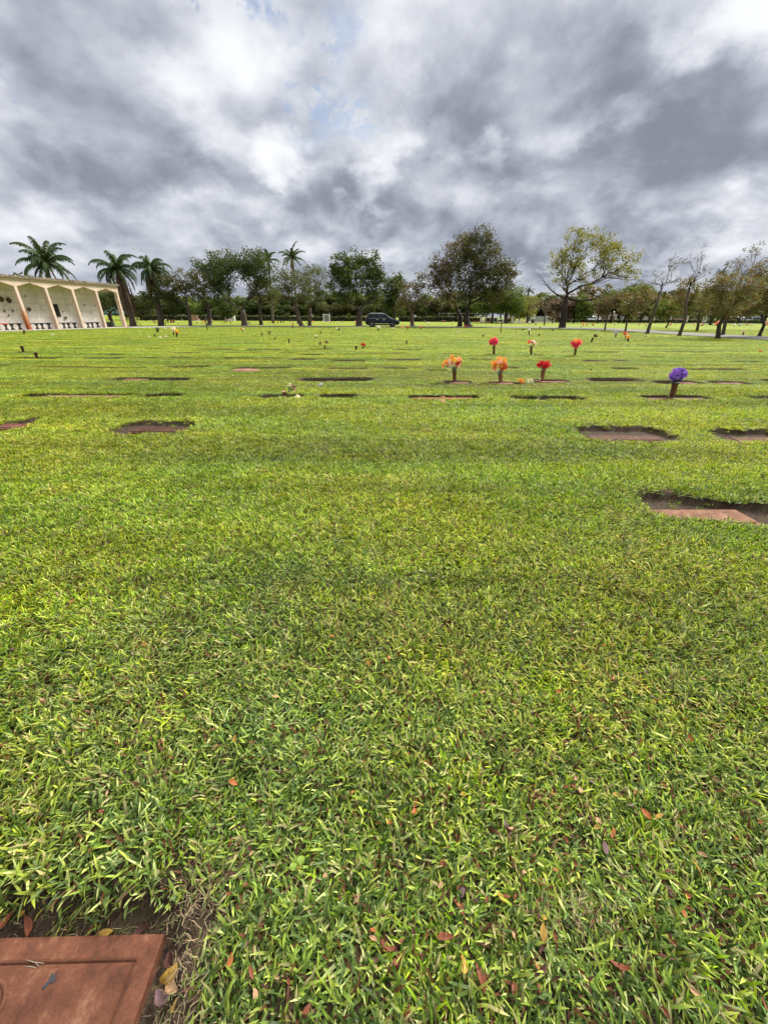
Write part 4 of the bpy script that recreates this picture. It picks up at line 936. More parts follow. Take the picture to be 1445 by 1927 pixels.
K = 'park trees in a line along the lane'
tree('thin dark tree between the broad palm and the first park tree', (306, 611), [(303, 585), (298, 562)], 6, [(285, 560, 22, 20), (312, 545, 22, 22), (325, 575, 16, 14), (300, 525, 18, 18), (270, 582, 12, 12)], 'dark', .6, seed=1, Y=66, group=K)
tree('medium tree with side boughs, first right of the palms', (359, 613.5), [(355, 590), (352, 568)], 6.5, [(330, 535, 22, 16), (352, 525, 24, 18), (378, 535, 18, 18), (322, 560, 16, 10), (345, 545, 20, 14), (300, 545, 14, 14)], 'olive', .6, seed=2, group=K, per=18)
tree('tree with a rounded dark top and low boughs, touching the big spreading tree', (395, 612), [(393, 590), (391, 570)], 8, [(385, 515, 24, 24), (402, 500, 24, 22), (372, 545, 18, 14), (408, 545, 20, 14), (415, 520, 18, 20), (428, 560, 10, 7), (380, 565, 14, 8), (412, 570, 12, 7)], 'dark', .75, seed=3, group=K)
tree('largest spreading vase shaped tree with fine fanned limbs', (461, 613), [(459, 595), (457, 583)], 12, [(420, 492, 24, 18), (445, 486, 26, 18), (470, 492, 26, 18), (495, 500, 22, 20), (508, 520, 16, 18), (425, 518, 20, 16), (450, 512, 22, 14), (488, 530, 16, 12), (478, 512, 20, 13), (418, 560, 8, 6), (405, 535, 14, 12), (508, 548, 13, 10), (430, 540, 12, 8)], 'dark', .7, seed=4, group=K, twigs=.7)
tree('narrow tree tucked against the right side of the largest spreading tree', (492, 611.5), [(490, 590), (487, 568)], 7, [(480, 545, 14, 14), (500, 535, 16, 14), (512, 560, 14, 12), (488, 560, 12, 10)], 'olive', .6, seed=5, group=K)
tree('pale sparse tree with a bent trunk, left of the twins', (568, 614), [(563, 600), (558, 582), (556, 570)], 9, [(535, 530, 20, 16), (555, 518, 22, 18), (575, 530, 16, 18), (530, 555, 16, 12), (572, 555, 16, 12), (545, 540, 18, 14)], 'pale', .55, seed=6, group=K, per=15, twigs=.9, bark=(1.5, 1.35, 1.2))
tree('pale sparse upright tree, right of the twins', (583, 613), [(583, 597), (584, 580)], 7.5, [(575, 525, 18, 18), (598, 520, 18, 20), (608, 545, 14, 18), (585, 550, 18, 14), (568, 560, 10, 10), (592, 535, 18, 14)], 'pale', .5, seed=7, group=K, per=15, twigs=.9, bark=(1.4, 1.25, 1.15))
tree('dense round dark green tree standing at the rear of the black car', (676, 614), [(676, 598), (677, 583)], 13, [(645, 505, 22, 20), (668, 492, 26, 19), (695, 500, 18, 20), (705, 525, 16, 20), (640, 535, 22, 20), (672, 530, 28, 20), (702, 555, 18, 14), (645, 560, 18, 12)], 'dark', .85, seed=8, group=K, size=2.0, twigs=.4)
tree('mid green bushy tree right behind the black car', (742, 609), [(742, 590), (741, 575)], 6, [(735, 540, 18, 20), (752, 550, 18, 18), (745, 575, 22, 15), (728, 565, 14, 14), (748, 530, 12, 12)], 'dark', .8, seed=9, Y=80, size=2.0)
tree('small brown tree with tangled bare twigs, right of the black car', (776, 614), [(775, 600), (774, 585)], 8, [(770, 548, 22, 18), (790, 535, 18, 18), (760, 565, 18, 12), (792, 562, 16, 12), (775, 575, 14, 8)], 'brown', .55, seed=10, group=K, per=14, twigs=1., bark=(1.5, 1.3, 1.15))
tree('biggest dark crown on two trunks, right hand trunk', (880, 615), [(877, 598), (880, 585)], 13, [(880, 500, 28, 30), (900, 470, 30, 28), (925, 490, 26, 28), (945, 520, 26, 26), (915, 530, 30, 22), (885, 545, 24, 20), (930, 555, 22, 14), (958, 505, 15, 18), (905, 445, 18, 12)], 'olive', .75, seed=11, group=K, twigs=.8, bark=(.55, .5, .5))
tree('biggest dark crown on two trunks, left hand trunk', (865, 613), [(866, 598), (861, 583)], 9.5, [(830, 505, 20, 22), (848, 485, 22, 20), (870, 462, 24, 22), (828, 540, 22, 18), (850, 520, 24, 22), (845, 560, 18, 12), (815, 525, 12, 16)], 'brown', .68, seed=12, group=K, twigs=.9, bark=(.55, .5, .5), Y=70)
tree('great leaning tree with thin yellow olive foliage and dark limbs', (1057, 617.5), [(1059, 600), (1060, 580), (1063, 560)], 13, [(1080, 452, 22, 17), (1105, 455, 22, 18), (1130, 455, 18, 15), (1055, 480, 17, 17), (1045, 503, 14, 14), (1072, 485, 20, 20), (1150, 475, 20, 16), (1170, 470, 20, 14), (1190, 490, 17, 15), (1130, 492, 24, 16), (1165, 505, 22, 14), (1105, 520, 20, 12), (1062, 530, 18, 10), (1185, 520, 12, 10), (1090, 500, 17, 14)], 'yellow', .42, seed=13, group=K, per=19, twigs=.95, bark=(.5, .45, .45), bare=((1022, 528, 14), (1140, 552, 9), (1165, 545, 8)))
K2 = 'slanting young trees along the curving lane'
tree('sparse slanting tree with wispy crown, tallest between the leaning tree and the rusty canopy', (1217, 628), [(1225, 600), (1232, 575), (1240, 553)], 6, [(1232, 515, 14, 12), (1255, 500, 16, 14), (1270, 495, 11, 12), (1220, 530, 12, 9), (1275, 525, 14, 9), (1245, 530, 16, 9)], 'olive', .22, seed=14, group=K2, per=13, twigs=1., sig=2.4, size=1.2)
tree('thin slanting sapling nearest to the leaning tree', (1137, 622), [(1140, 608), (1145, 590)], 3.2, [(1135, 575, 14, 12), (1152, 570, 16, 14), (1165, 560, 12, 12)], 'brown', .8, seed=15, group=K2)
tree('thin slanting sapling with a brownish crown, second from the leaning tree', (1176, 624), [(1180, 608), (1183, 592)], 3.6, [(1180, 570, 18, 15), (1200, 565, 18, 15), (1190, 585, 18, 10), (1210, 550, 14, 12)], 'rust', .6, seed=16, group=K2)
tree('short green topped sapling beyond the lane', (1250, 623.5), [(1254, 610), (1258, 598)], 3.2, [(1248, 582, 16, 10), (1265, 580, 16, 12), (1258, 590, 14, 7)], 'mid', 1.1, seed=17, group=K2, Y=66)
tree('slanting tree with high wispy shoots over a rusty crown', (1277, 632), [(1285, 600), (1292, 575), (1300, 545)], 6, [(1310, 520, 14, 12), (1325, 480, 10, 12), (1320, 468, 12, 7), (1300, 490, 9, 10), (1335, 505, 10, 12), (1295, 530, 12, 12)], 'olive', .2, seed=18, group=K2, per=13, twigs=1., sig=2.2, size=1.2)
tree('rusty crowned slanting tree under the wispy shoots', (1309, 628), [(1311, 608), (1314, 592)], 5, [(1295, 560, 20, 18), (1318, 555, 22, 18), (1285, 578, 16, 12), (1310, 580, 20, 12), (1330, 575, 16, 12), (1300, 540, 16, 12)], 'rust', .62, seed=19, group=K2, Y=52)
tree('wide rusty green tree with twin trunk at the far right', (1350, 637), [(1354, 612), (1362, 592)], 8, [(1345, 560, 24, 20), (1370, 545, 26, 22), (1395, 550, 24, 22), (1355, 585, 22, 12), (1385, 575, 26, 14), (1340, 540, 14, 12), (1380, 520, 18, 12), (1350, 530, 12, 10)], 'rust', .62, seed=20, group=K2, bark=(.8, .7, .7))
tree('wispy bare topped tree above the wide rusty green one', (1359, 631), [(1366, 605), (1380, 575), (1388, 545)], 6, [(1372, 500, 18, 14), (1400, 490, 20, 16), (1420, 475, 18, 13), (1390, 515, 18, 12), (1425, 500, 16, 14), (1435, 462, 12, 8)], 'brown', .26, seed=21, group=K2, per=13, twigs=1., sig=2.2, size=1.2)
tree('green and rust tree cut by the right edge', (1427, 633), [(1432, 612), (1436, 592)], 6, [(1420, 540, 24, 20), (1450, 530, 28, 26), (1415, 570, 22, 14), (1445, 575, 26, 18), (1480, 550, 28, 30), (1400, 585, 14, 10), (1430, 510, 20, 12)], 'rust', .65, seed=22, group=K2)
tree('dark green tree low behind the rusty ones at right', (1335, 612), [(1335, 602), (1336, 596)], 5, [(1325, 585, 18, 12), (1345, 582, 18, 12), (1400, 580, 26, 14), (1370, 588, 18, 10)], 'dark', 1.0, seed=23, Y=95)
tree('leafless reddish tree before the white fence panel', (1024, 610), [(1024, 598), (1025, 588)], 2.6, [(1010, 575, 12, 12), (1030, 568, 14, 14), (1045, 580, 12, 14)], 'bare', .5, seed=24, Y=84, per=7, twigs=1., size=1.5)
tree('round mid green tree by the pale monuments, left', (925, 605), [(926, 596), (927, 588)], 5, [(905, 575, 18, 14), (925, 565, 22, 18), (945, 575, 16, 14)], 'mid', 1.1, seed=25, Y=112)
tree('broad mid green tree by the pale monuments, right', (951, 607), [(951, 596), (951, 587)], 6, [(940, 560, 22, 18), (962, 562, 22, 18), (975, 578, 18, 12), (950, 578, 20, 10)], 'mid', 1.15, seed=26, Y=106)
tree('yellow green tree beside the obelisks', (992, 606), [(992, 596), (992, 588)], 4, [(978, 582, 16, 12), (1000, 575, 18, 14), (990, 590, 16, 7)], 'yellow', 1.0, seed=27, Y=112)
tree('dark round shrub tree on the far lawn behind the largest spreading tree', (427, 604), [(427, 598), (427, 592)], 3, [(415, 582, 12, 12), (430, 580, 13, 13), (424, 590, 14, 8)], 'dark', 1.2, seed=28, Y=118)
tree('small tree with reddish boughs seen through the open mausoleum bay', (213, 613), [(210, 600), (207, 588)], 6, [(200, 570, 14, 14), (215, 565, 14, 14), (222, 578, 10, 8)], 'dark', .9, seed=29, Y=64, bark=(1.4, 1.1, 1.))

# background wood of separate trees
def proto_tree(pal, seed, wide=1.):
    rng = np.random.default_rng(seed); rnd = random.Random(seed); e = empty('background_tree', (0, 0, 0), 'x', 'tree')
    tb = MB(); F = Vector((rnd.uniform(-.03, .03), 0, .30)); tb.tube([(0, 0, -.01), (0, 0, .03), F], [.035, .026, .02], 6, (.8, .75, .7)); cs = []
    for k in range(12):
        a = rnd.uniform(0, 6.28); r = rnd.uniform(.08, .32) * wide; C = Vector((r * math.cos(a), r * math.sin(a), rnd.uniform(.24, .80))); tb.tube([F, F.lerp(C, .5) + Vector((0, 0, .03)), C], [.014, .010, .006], 4, (.8, .75, .7), cap=False)
        u = rng.normal(size=(34, 3)); u /= np.linalg.norm(u, axis=1)[:, None]; u *= rng.uniform(.2, 1, (34, 1)) ** .5
        cs.append(np.array(C) + u * np.array([.20 * wide, .20 * wide, .17]) * rnd.uniform(.75, 1.15))
    V, Q, Cc = leaf_quads(np.concatenate(cs), 11, .035, .034, PAL[pal], rng)
    tb.build('trunk', M['bark'], e); link('crown', np_mesh('crown', V, Q, M['leaf'], Cc), e); return e
BL = {'dark': 'dark green tree in the background wood behind the hedge', 'mid': 'mid green tree in the background wood behind the hedge', 'olive': 'dull olive tree in the background wood', 'brown': 'brownish thin leaved tree in the background wood',
      'rust': 'rusty tree behind the car park at right', 'pale': 'pale green tree in the background wood', 'yellow': 'yellow green tree in the background wood', 'bare': 'pinkish leafless tree in the background'}
protos_t = {}
rr = random.Random(31)
def bgt(pal, x, ytop, Y, wide=1.):
    key = (pal, rr.randint(0, 1))
    first = key not in protos_t
    if first: protos_t[key] = proto_tree(pal, 100 + len(protos_t), 1.05)
    o = protos_t[key] if first else copy_tree(protos_t[key])
    b = at(x, 600, Y); h = at(x, ytop, Y).z * (1.0 if x < 990 else 1.12); o.location = (b.x, Y, -.02); o.scale = (h * 1.0 * wide, h * wide, h * 1.02); o.rotation_euler.z = rr.uniform(0, 6.28)
    tag(o, BL[pal], 'tree', pal + ' background trees')
x = -60
while x < 290: bgt(rr.choice(['dark', 'dark', 'mid', 'olive']), x, rr.uniform(508, 535) if x < 110 else rr.uniform(540, 562), rr.uniform(75, 95) if x < 160 else rr.uniform(120, 150), 1.1); x += rr.uniform(15, 24)
x = 250
while x < 900: bgt(rr.choice(['dark', 'dark', 'mid', 'olive', 'mid', 'pale']), x, rr.uniform(554, 578), rr.uniform(140, 150), 1.3); x += rr.uniform(13, 22)
x = 240
while x < 1000: bgt(rr.choice(['dark', 'olive', 'mid']), x, rr.uniform(542, 566), rr.uniform(158, 180), 1.3); x += rr.uniform(18, 28)
x = 990
while x < 1120: bgt(rr.choice(['dark', 'olive', 'bare', 'mid']), x, rr.uniform(556, 576), rr.uniform(148, 165), 1.25); x += rr.uniform(13, 20)
x = 1070
while x < 1560: bgt(rr.choice(['dark', 'mid', 'rust', 'olive', 'brown', 'mid']), x, rr.uniform(540, 560), rr.uniform(158, 175), 1.15); x += rr.uniform(14, 22)
for x, yt, p in [(1125, 553, 'olive'), (1150, 545, 'mid'), (1100, 560, 'mid'), (1175, 552, 'brown'), (1205, 556, 'rust'), (1235, 560, 'rust'), (1080, 556, 'olive'), (1165, 560, 'dark'), (1290, 560, 'rust'), (1340, 552, 'mid'), (1390, 548, 'mid'), (1440, 552, 'dark'), (1040, 566, 'bare'), (1058, 570, 'bare'), (1265, 566, 'mid')]:
    bgt(p, x, yt, rr.uniform(112, 124), 1.05)
# low clipped hedges
def hedge(x0, x1, Y, h, label, cols='pale', d=1.6):
    a = at(x0, 600, Y); b = at(x1, 600, Y); L = b.x - a.x; n = int(L * 10); rng = np.random.default_rng(int(x0)); c = np.stack([rng.uniform(a.x, b.x, n), Y + rng.uniform(0, d, n), rng.uniform(.05, h, n) + rng.normal(0, .05, n)], 1)
    V, Q, Cc = leaf_quads(c, 14, .16, .17, PAL[cols], rng); e = empty('hedge', (a.x, Y, 0), label, 'hedge'); off = np.array(e.location)
    link('foliage', np_mesh('foliage', V - off, Q, M['leaf'], Cc), e)
    mb = MB(); mb.box((.1, .25, 0), (L - .1, d - .2, h * .86), col=(.18, .22, .12)); mb.build('branches', M['bark'], e)
hedge(262, 345, 134, 1.5, 'dark clipped hedge at the left end of the far lawn')
hedge(345, 560, 134, 1.45, 'long dark clipped hedge behind the line of trees, left of centre')
hedge(560, 700, 133, 1.35, 'yellowish clipped hedge from the grey sign to the black car', 'pale')
hedge(750, 880, 128, 1.45, 'clipped hedge right of the black car', 'pale')
hedge(862, 905, 126, 1.3, 'rusty bit of hedge behind the great double trunk', 'rust')
hedge(1046, 1520, 127, .85, 'low dark hedge along the front of the car park', 'mid')

# ------------------------------------------------------------------ mausoleum
def build_mausoleum():
    O = Vector((-36.14, 43.48, 0)); u = Vector((.2285, .9735, 0)); nrm = Vector((.9735, -.2285, 0))
    e = empty('mausoleum', O, 'long low tan mausoleum with slim columns and pale crypt wall at the left', 'mausoleum')
    Mx = Matrix((( u.x, -nrm.x, 0), (u.y, -nrm.y, 0), (0, 0, 1))).to_4x4()   # local x along the front, local y inward
    tan = (.62, .48, .385)
    def stucco(n, b):
        p = opos(n); f = n.noise(p, 1.5, 6, .6); g_ = n.noise(p, 40, 3, .5)
        c = n.mix(1., attr(n), n.ramp(f, [(.3, (.82, .80, .78)), (.7, (1.08, 1.06, 1.03))]), 'MULTIPLY'); n.put(b.inputs['Base Color'], c); bump(n, b, g_, .3, .004)
    ms = mat('tan stucco', stucco, .85)
    def rusty(n, b):
        p = opos(n); sp = n.new('ShaderNodeSeparateXYZ'); n.put(sp.inputs[0], p); h = n.m('ADD', sp.outputs[2], n.m('MULTIPLY', n.noise(p, 2.5, 5, .6), 1.0))
        c = n.ramp(n.mr(h, .6, 3.0), [(0, (.36, .10, .035)), (.55, (.48, .22, .10)), (1, tan)]); n.put(b.inputs['Base Color'], c)
    mr_ = mat('rust stained stucco', rusty, .85)
    def stone(n, b):
        p = opos(n); br = n.new('ShaderNodeTexBrick'); mp = n.new('ShaderNodeMapping'); mp.inputs['Rotation'].default_value = (R_(90), 0, 0); n.put(mp.inputs[0], p)
        n.put(br.inputs['Vector'], mp.outputs[0]); br.inputs['Scale'].default_value = 1.; br.inputs['Brick Width'].default_value = .75; br.inputs['Row Height'].default_value = .62; br.offset = 0
        br.inputs['Mortar Size'].default_value = .012; br.inputs['Color1'].default_value = (.70, .66, .62, 1); br.inputs['Color2'].default_value = (.60, .56, .52, 1); br.inputs['Mortar'].default_value = (.36, .33, .29, 1)
        f = n.noise(p, 4.5, 9, .72, 1.0); st = n.noise(p, 1.1, 5, .6)
        c = n.mix(1., br.outputs[0], n.ramp(f, [(.3, (.62, .58, .54)), (.5, (1, .98, .95)), (.7, (1.25, 1.2, 1.12))]), 'MULTIPLY')
        c = n.mix(n.mr(st, .5, .75, 0, .35), c, (.48, .40, .33)); n.put(b.inputs['Base Color'], c); bump(n, b, f, .3, .01)
    mst = mat('marbled crypt stone', stone, .6)
    H0, H1, H2 = 3.95, 4.66, 4.84
    s0, s1 = -9.0, 12.0
    for k in range(8):
        s = s0 + 3 * k; mb = MB()
        # tapering column with a bevelled front edge
        w, d = .145, .20; P = []
        for z, q in ((0, .92), (H0, 1.06)):
            P += [(s - w * q, .0, z), (s - w * q + .03, -.03, z), (s + w * q - .03, -.03, z), (s + w * q, 0, z), (s + w * q, d * 2, z), (s - w * q, d * 2, z)]
        mb.add([Mx @ Vector(p) for p in P], [(i, (i + 1) % 6, 6 + (i + 1) % 6, 6 + i) for i in range(6)] + [tuple(range(5, -1, -1)), tuple(range(6, 12))], tan)
        mb.build('column', mr_ if k == 3 else ms, e)
    def beam(y0, y1, nm, top=H1, a=s0 - .3, b=s1 + .17):
        mb = MB(); ks = []
        for k in range(7):
            s = s0 + 3 * k; ks += [(s + .19, H0), (s + 1.5, H0 + .36), (s + 2.81, H0)]
        prof = [(a, H0)] + ks + [(b, H0)]
        n_ = len(prof)
        V = [Mx @ Vector((s, y, z)) for y in (y0, y1) for s, z in prof] + [Mx @ Vector((s, y, top)) for y in (y0, y1) for s, z in prof]
        Fc = []
        for i in range(n_ - 1): Fc += [(i, i + 1, 2 * n_ + i + 1, 2 * n_ + i), (n_ + i + 1, n_ + i, 3 * n_ + i, 3 * n_ + i + 1), (i + 1, i, n_ + i, n_ + i + 1), (2 * n_ + i, 2 * n_ + i + 1, 3 * n_ + i + 1, 3 * n_ + i)]
        Fc += [(0, 2 * n_, 3 * n_, n_), (n_ - 1, 2 * n_ - 1, 4 * n_ - 1, 3 * n_ - 1)]
        mb.add(V, Fc, tan); mb.build(nm, ms, e)
    beam(-.035, .30, 'arched_beam')
    mb = MB(); mb.box((s1 - .18, .302, H0 + .1), (s1 + .165, 6.0, H1), Mx, tan); mb.build('side_beam', ms, e)
    mb = MB(); mb.box((s0 - .5, -.22, H1 + .002), (s1 + .34, 6.3, H2), Mx, (.62, .60, .56)); ro = mb.build('roof', mottled('weathered roof edge', (.20, .16, .13), (.62, .54, .46), 4, .9, .4, .01), e)
    mb = MB(); rnd = random.Random(4)
    for k in range(260):
        s = rnd.uniform(s0, s1 + .2); mb.box((s, -.232 - rnd.uniform(0, .01), H2 - rnd.uniform(.04, .12)), (s + rnd.uniform(.02, .22), -.15, H2 + rnd.uniform(.0, .05)), Mx, np.array((.16, .12, .09)) * rnd.uniform(.5, 2.2))
    mb.build('leaf_debris', M['plain'], ro)['kind'] = 'stuff'
    mb = MB(); mb.box((s0 - .3, .302, H0 + .42), (s1 - .185, 6.0, H0 + .5), Mx, (.40, .33, .26)); mb.build('ceiling', ms, e)
    yw = 1.55
    mb = MB(); mb.box((s0 - .5, yw, 0), (10.3, yw + 1.8, H0 + .418), Mx, (1, 1, 1)); me = mb.mesh('crypt_wall', mst)
    o = link('crypt_wall', me, e)
    # give the wall its own axes so that the stone grid runs along it
    inv = Mx.inverted(); me.transform(inv); o.matrix_local = Mx
    mb = MB(); mb.box((s0 - .6, -.5, -.02), (s1 + .7, yw + .0, .075), Mx, (.95, .9, .82)); mb.build('floor_slab', M['concrete'], e)
    def W(x, y):
        d = cam_ray(x, y); A = O - nrm * yw; t = (A - Vector((0, 0, CAM_H))).dot(nrm) / d.dot(nrm); return d * t + Vector((0, 0, CAM_H)) + nrm * .02
    items = [(2, 563, 8, 'large dark red wreath on the crypt wall at the left edge'), (16.5, 565, 8, 'second dark wreath on the crypt wall, right of the one at the edge'), (33.5, 569, 4, 'small dark vase high on the crypt wall left of the rust stained column'),
      (8.5, 585, 4, 'small dark vase low on the crypt wall, first from the left edge'), (24.5, 585, 4, 'small dark vase low on the crypt wall, second from the left edge'), (16.5, 593, 3.5, 'lowest little vase on the leftmost crypt wall bay'), (42, 590, 3, 'tiny vase on the crypt wall left of the rust stained column foot'),
      (47.5, 557, 3.2, 'tiny vase high on the wall right of the rust stained column'), (54.5, 582, 6, 'round purple wreath right of the rust stained column'), (90, 571.5, 3, 'tiny vase high on the wall left of the third bay column'),
      (119, 586.5, 2.6, 'tiny dark vase beside the black wall plaque'), (123.5, 598, 5, 'dark flower bunch low on the third wall bay'), (158.5, 574, 3.6, 'dark vase high on the last wall bay, left'), (178.5, 575.5, 3, 'dark vase high on the last wall bay, right')]
    for k, (x, y, sz, lab) in enumerate(items):
        p = W(x, y); s = sz / 17.; big = sz > 4.5; q = empty('wall_vase' if not big else 'wall_wreath', p, lab, 'vase' if not big else 'wreath')
        mb = MB()
        if not big:
            mb.lathe([(.01, -s * .55), (s * .16, -s * .4), (s * .22, s * .1), (s * .16, s * .14)], 8, None, (.3, .3, .3)); mb.build('cone', M['dark_stone'], q)
        else:
            mb.tube([(nrm.x * .05 + u.x * math.cos(a) * s * .34, nrm.y * .05 + u.y * math.cos(a) * s * .34, math.sin(a) * s * .42) for a in np.linspace(0, 6.28, 14)], s * .10, 6, (.5, .4, .4)); mb.build('ring', M['dark_stone'], q)
        for j in range(5 if big else 3):
            o = link('blossom', bm_('wilt', 'full'), q); a = j * 2.4; r = s * (.3 if big else .12); o.location = nrm * .09 + u * math.cos(a) * r + Vector((0, 0, math.sin(a) * r + (0 if big else s * .25))); o.scale = [s * .24] * 3; o.rotation_euler = (0, 1.2, -.2)
    p = W(107.5, 584); mb = MB(); mb.box((-.24, -.05, -.62), (.24, .0, .62), Mx, (.3, .3, .34), .0); mb.box((-.20, -.06, -.56), (.20, -.05, .56), Mx, (.18, .18, .2)); o = mb.build('wall_plaque', M['dark_stone']); o.location = p; tag(o, 'tall black plaque on the crypt wall right of the second visible column', 'plaque')
    # benches with hourglass legs
    bd = ['first', 'second']
    lab = {-2: 'off', -1: 'bay left of the rust stained column', 0: 'bay right of the rust stained column', 1: 'third visible bay', 2: 'last walled bay'}
    proto = None
    for k in (-2, -1, 0, 1, 2):
        for j in (0, 1):
            s = 3 * k + .90 + 1.28 * j
            if proto is None:
                b = empty('stone_bench', (0, 0, 0), 'x', 'bench', 'stone benches along the crypt wall')
                mb = MB(); mb.box((-.56, -.19, .52), (.56, .19, .60), col=(1, 1, 1), bev=.015); mb.build('seat', M['dark_stone'], b)
                for sx in (-.36, .36):
                    mb = MB(); mb.lathe([(.18, .0), (.175, .06), (.085, .20), (.075, .27), (.12, .40), (.21, .518)], 12, Matrix.Translation((sx, 0, 0)), (1, 1, 1)); mb.build('leg', M['dark_stone'], b)
                proto = b
            else: b = copy_tree(proto)
            b['label'] = 'dark hourglass legged bench in the %s, %s' % (lab[k] if k > -2 else 'bay cut by the left edge', ('nearer one', 'farther one')[j])
            b.location = O + u * s - nrm * .72 + Vector((0, 0, .076)); b.rotation_euler.z = math.atan2(u.y, u.x)
    c = O + u * (3 * -1 + .9) - nrm * .72
    mb = MB(); mb.box((-.57, -.2, .678), (.57, .2, .688), col=(.42, .07, .05)); mb.box((-.57, -.208, .60), (.57, -.2, .688), col=(.42, .07, .05)); o = mb.build('red_cloth', M['plain']); o.location = c; o.rotation_euler.z = math.atan2(u.y, u.x); tag(o, 'dull red cloth laid over the nearer bench of the leftmost bay', 'cloth')
build_mausoleum()
for x, y, hpx, lab in [(206, 616, 8.5, 'dark litter bin right behind the fourth visible column'), (213.5, 616, 8, 'greenish black litter bin by the tree foot in the open bay')]:
    g = gnd(x, y); s = g.y / 720; e = empty('litter_bin', (g.x, g.y, 0), lab, 'bin'); mb = MB(); h = hpx * s; mb.lathe([(.22, 0), (.25, .03), (.28, h * .9), (.27, h * .92)], 14, None, (1, 1.1, 1)); mb.build('body', M['dark_stone'], e)
    mb = MB(); mb.lathe([(.30, h * .925), (.30, h * .97), (.20, h), (.01, h + .01)], 14, None, (.8, .8, .8)); mb.build('lid', M['dark_stone'], e)

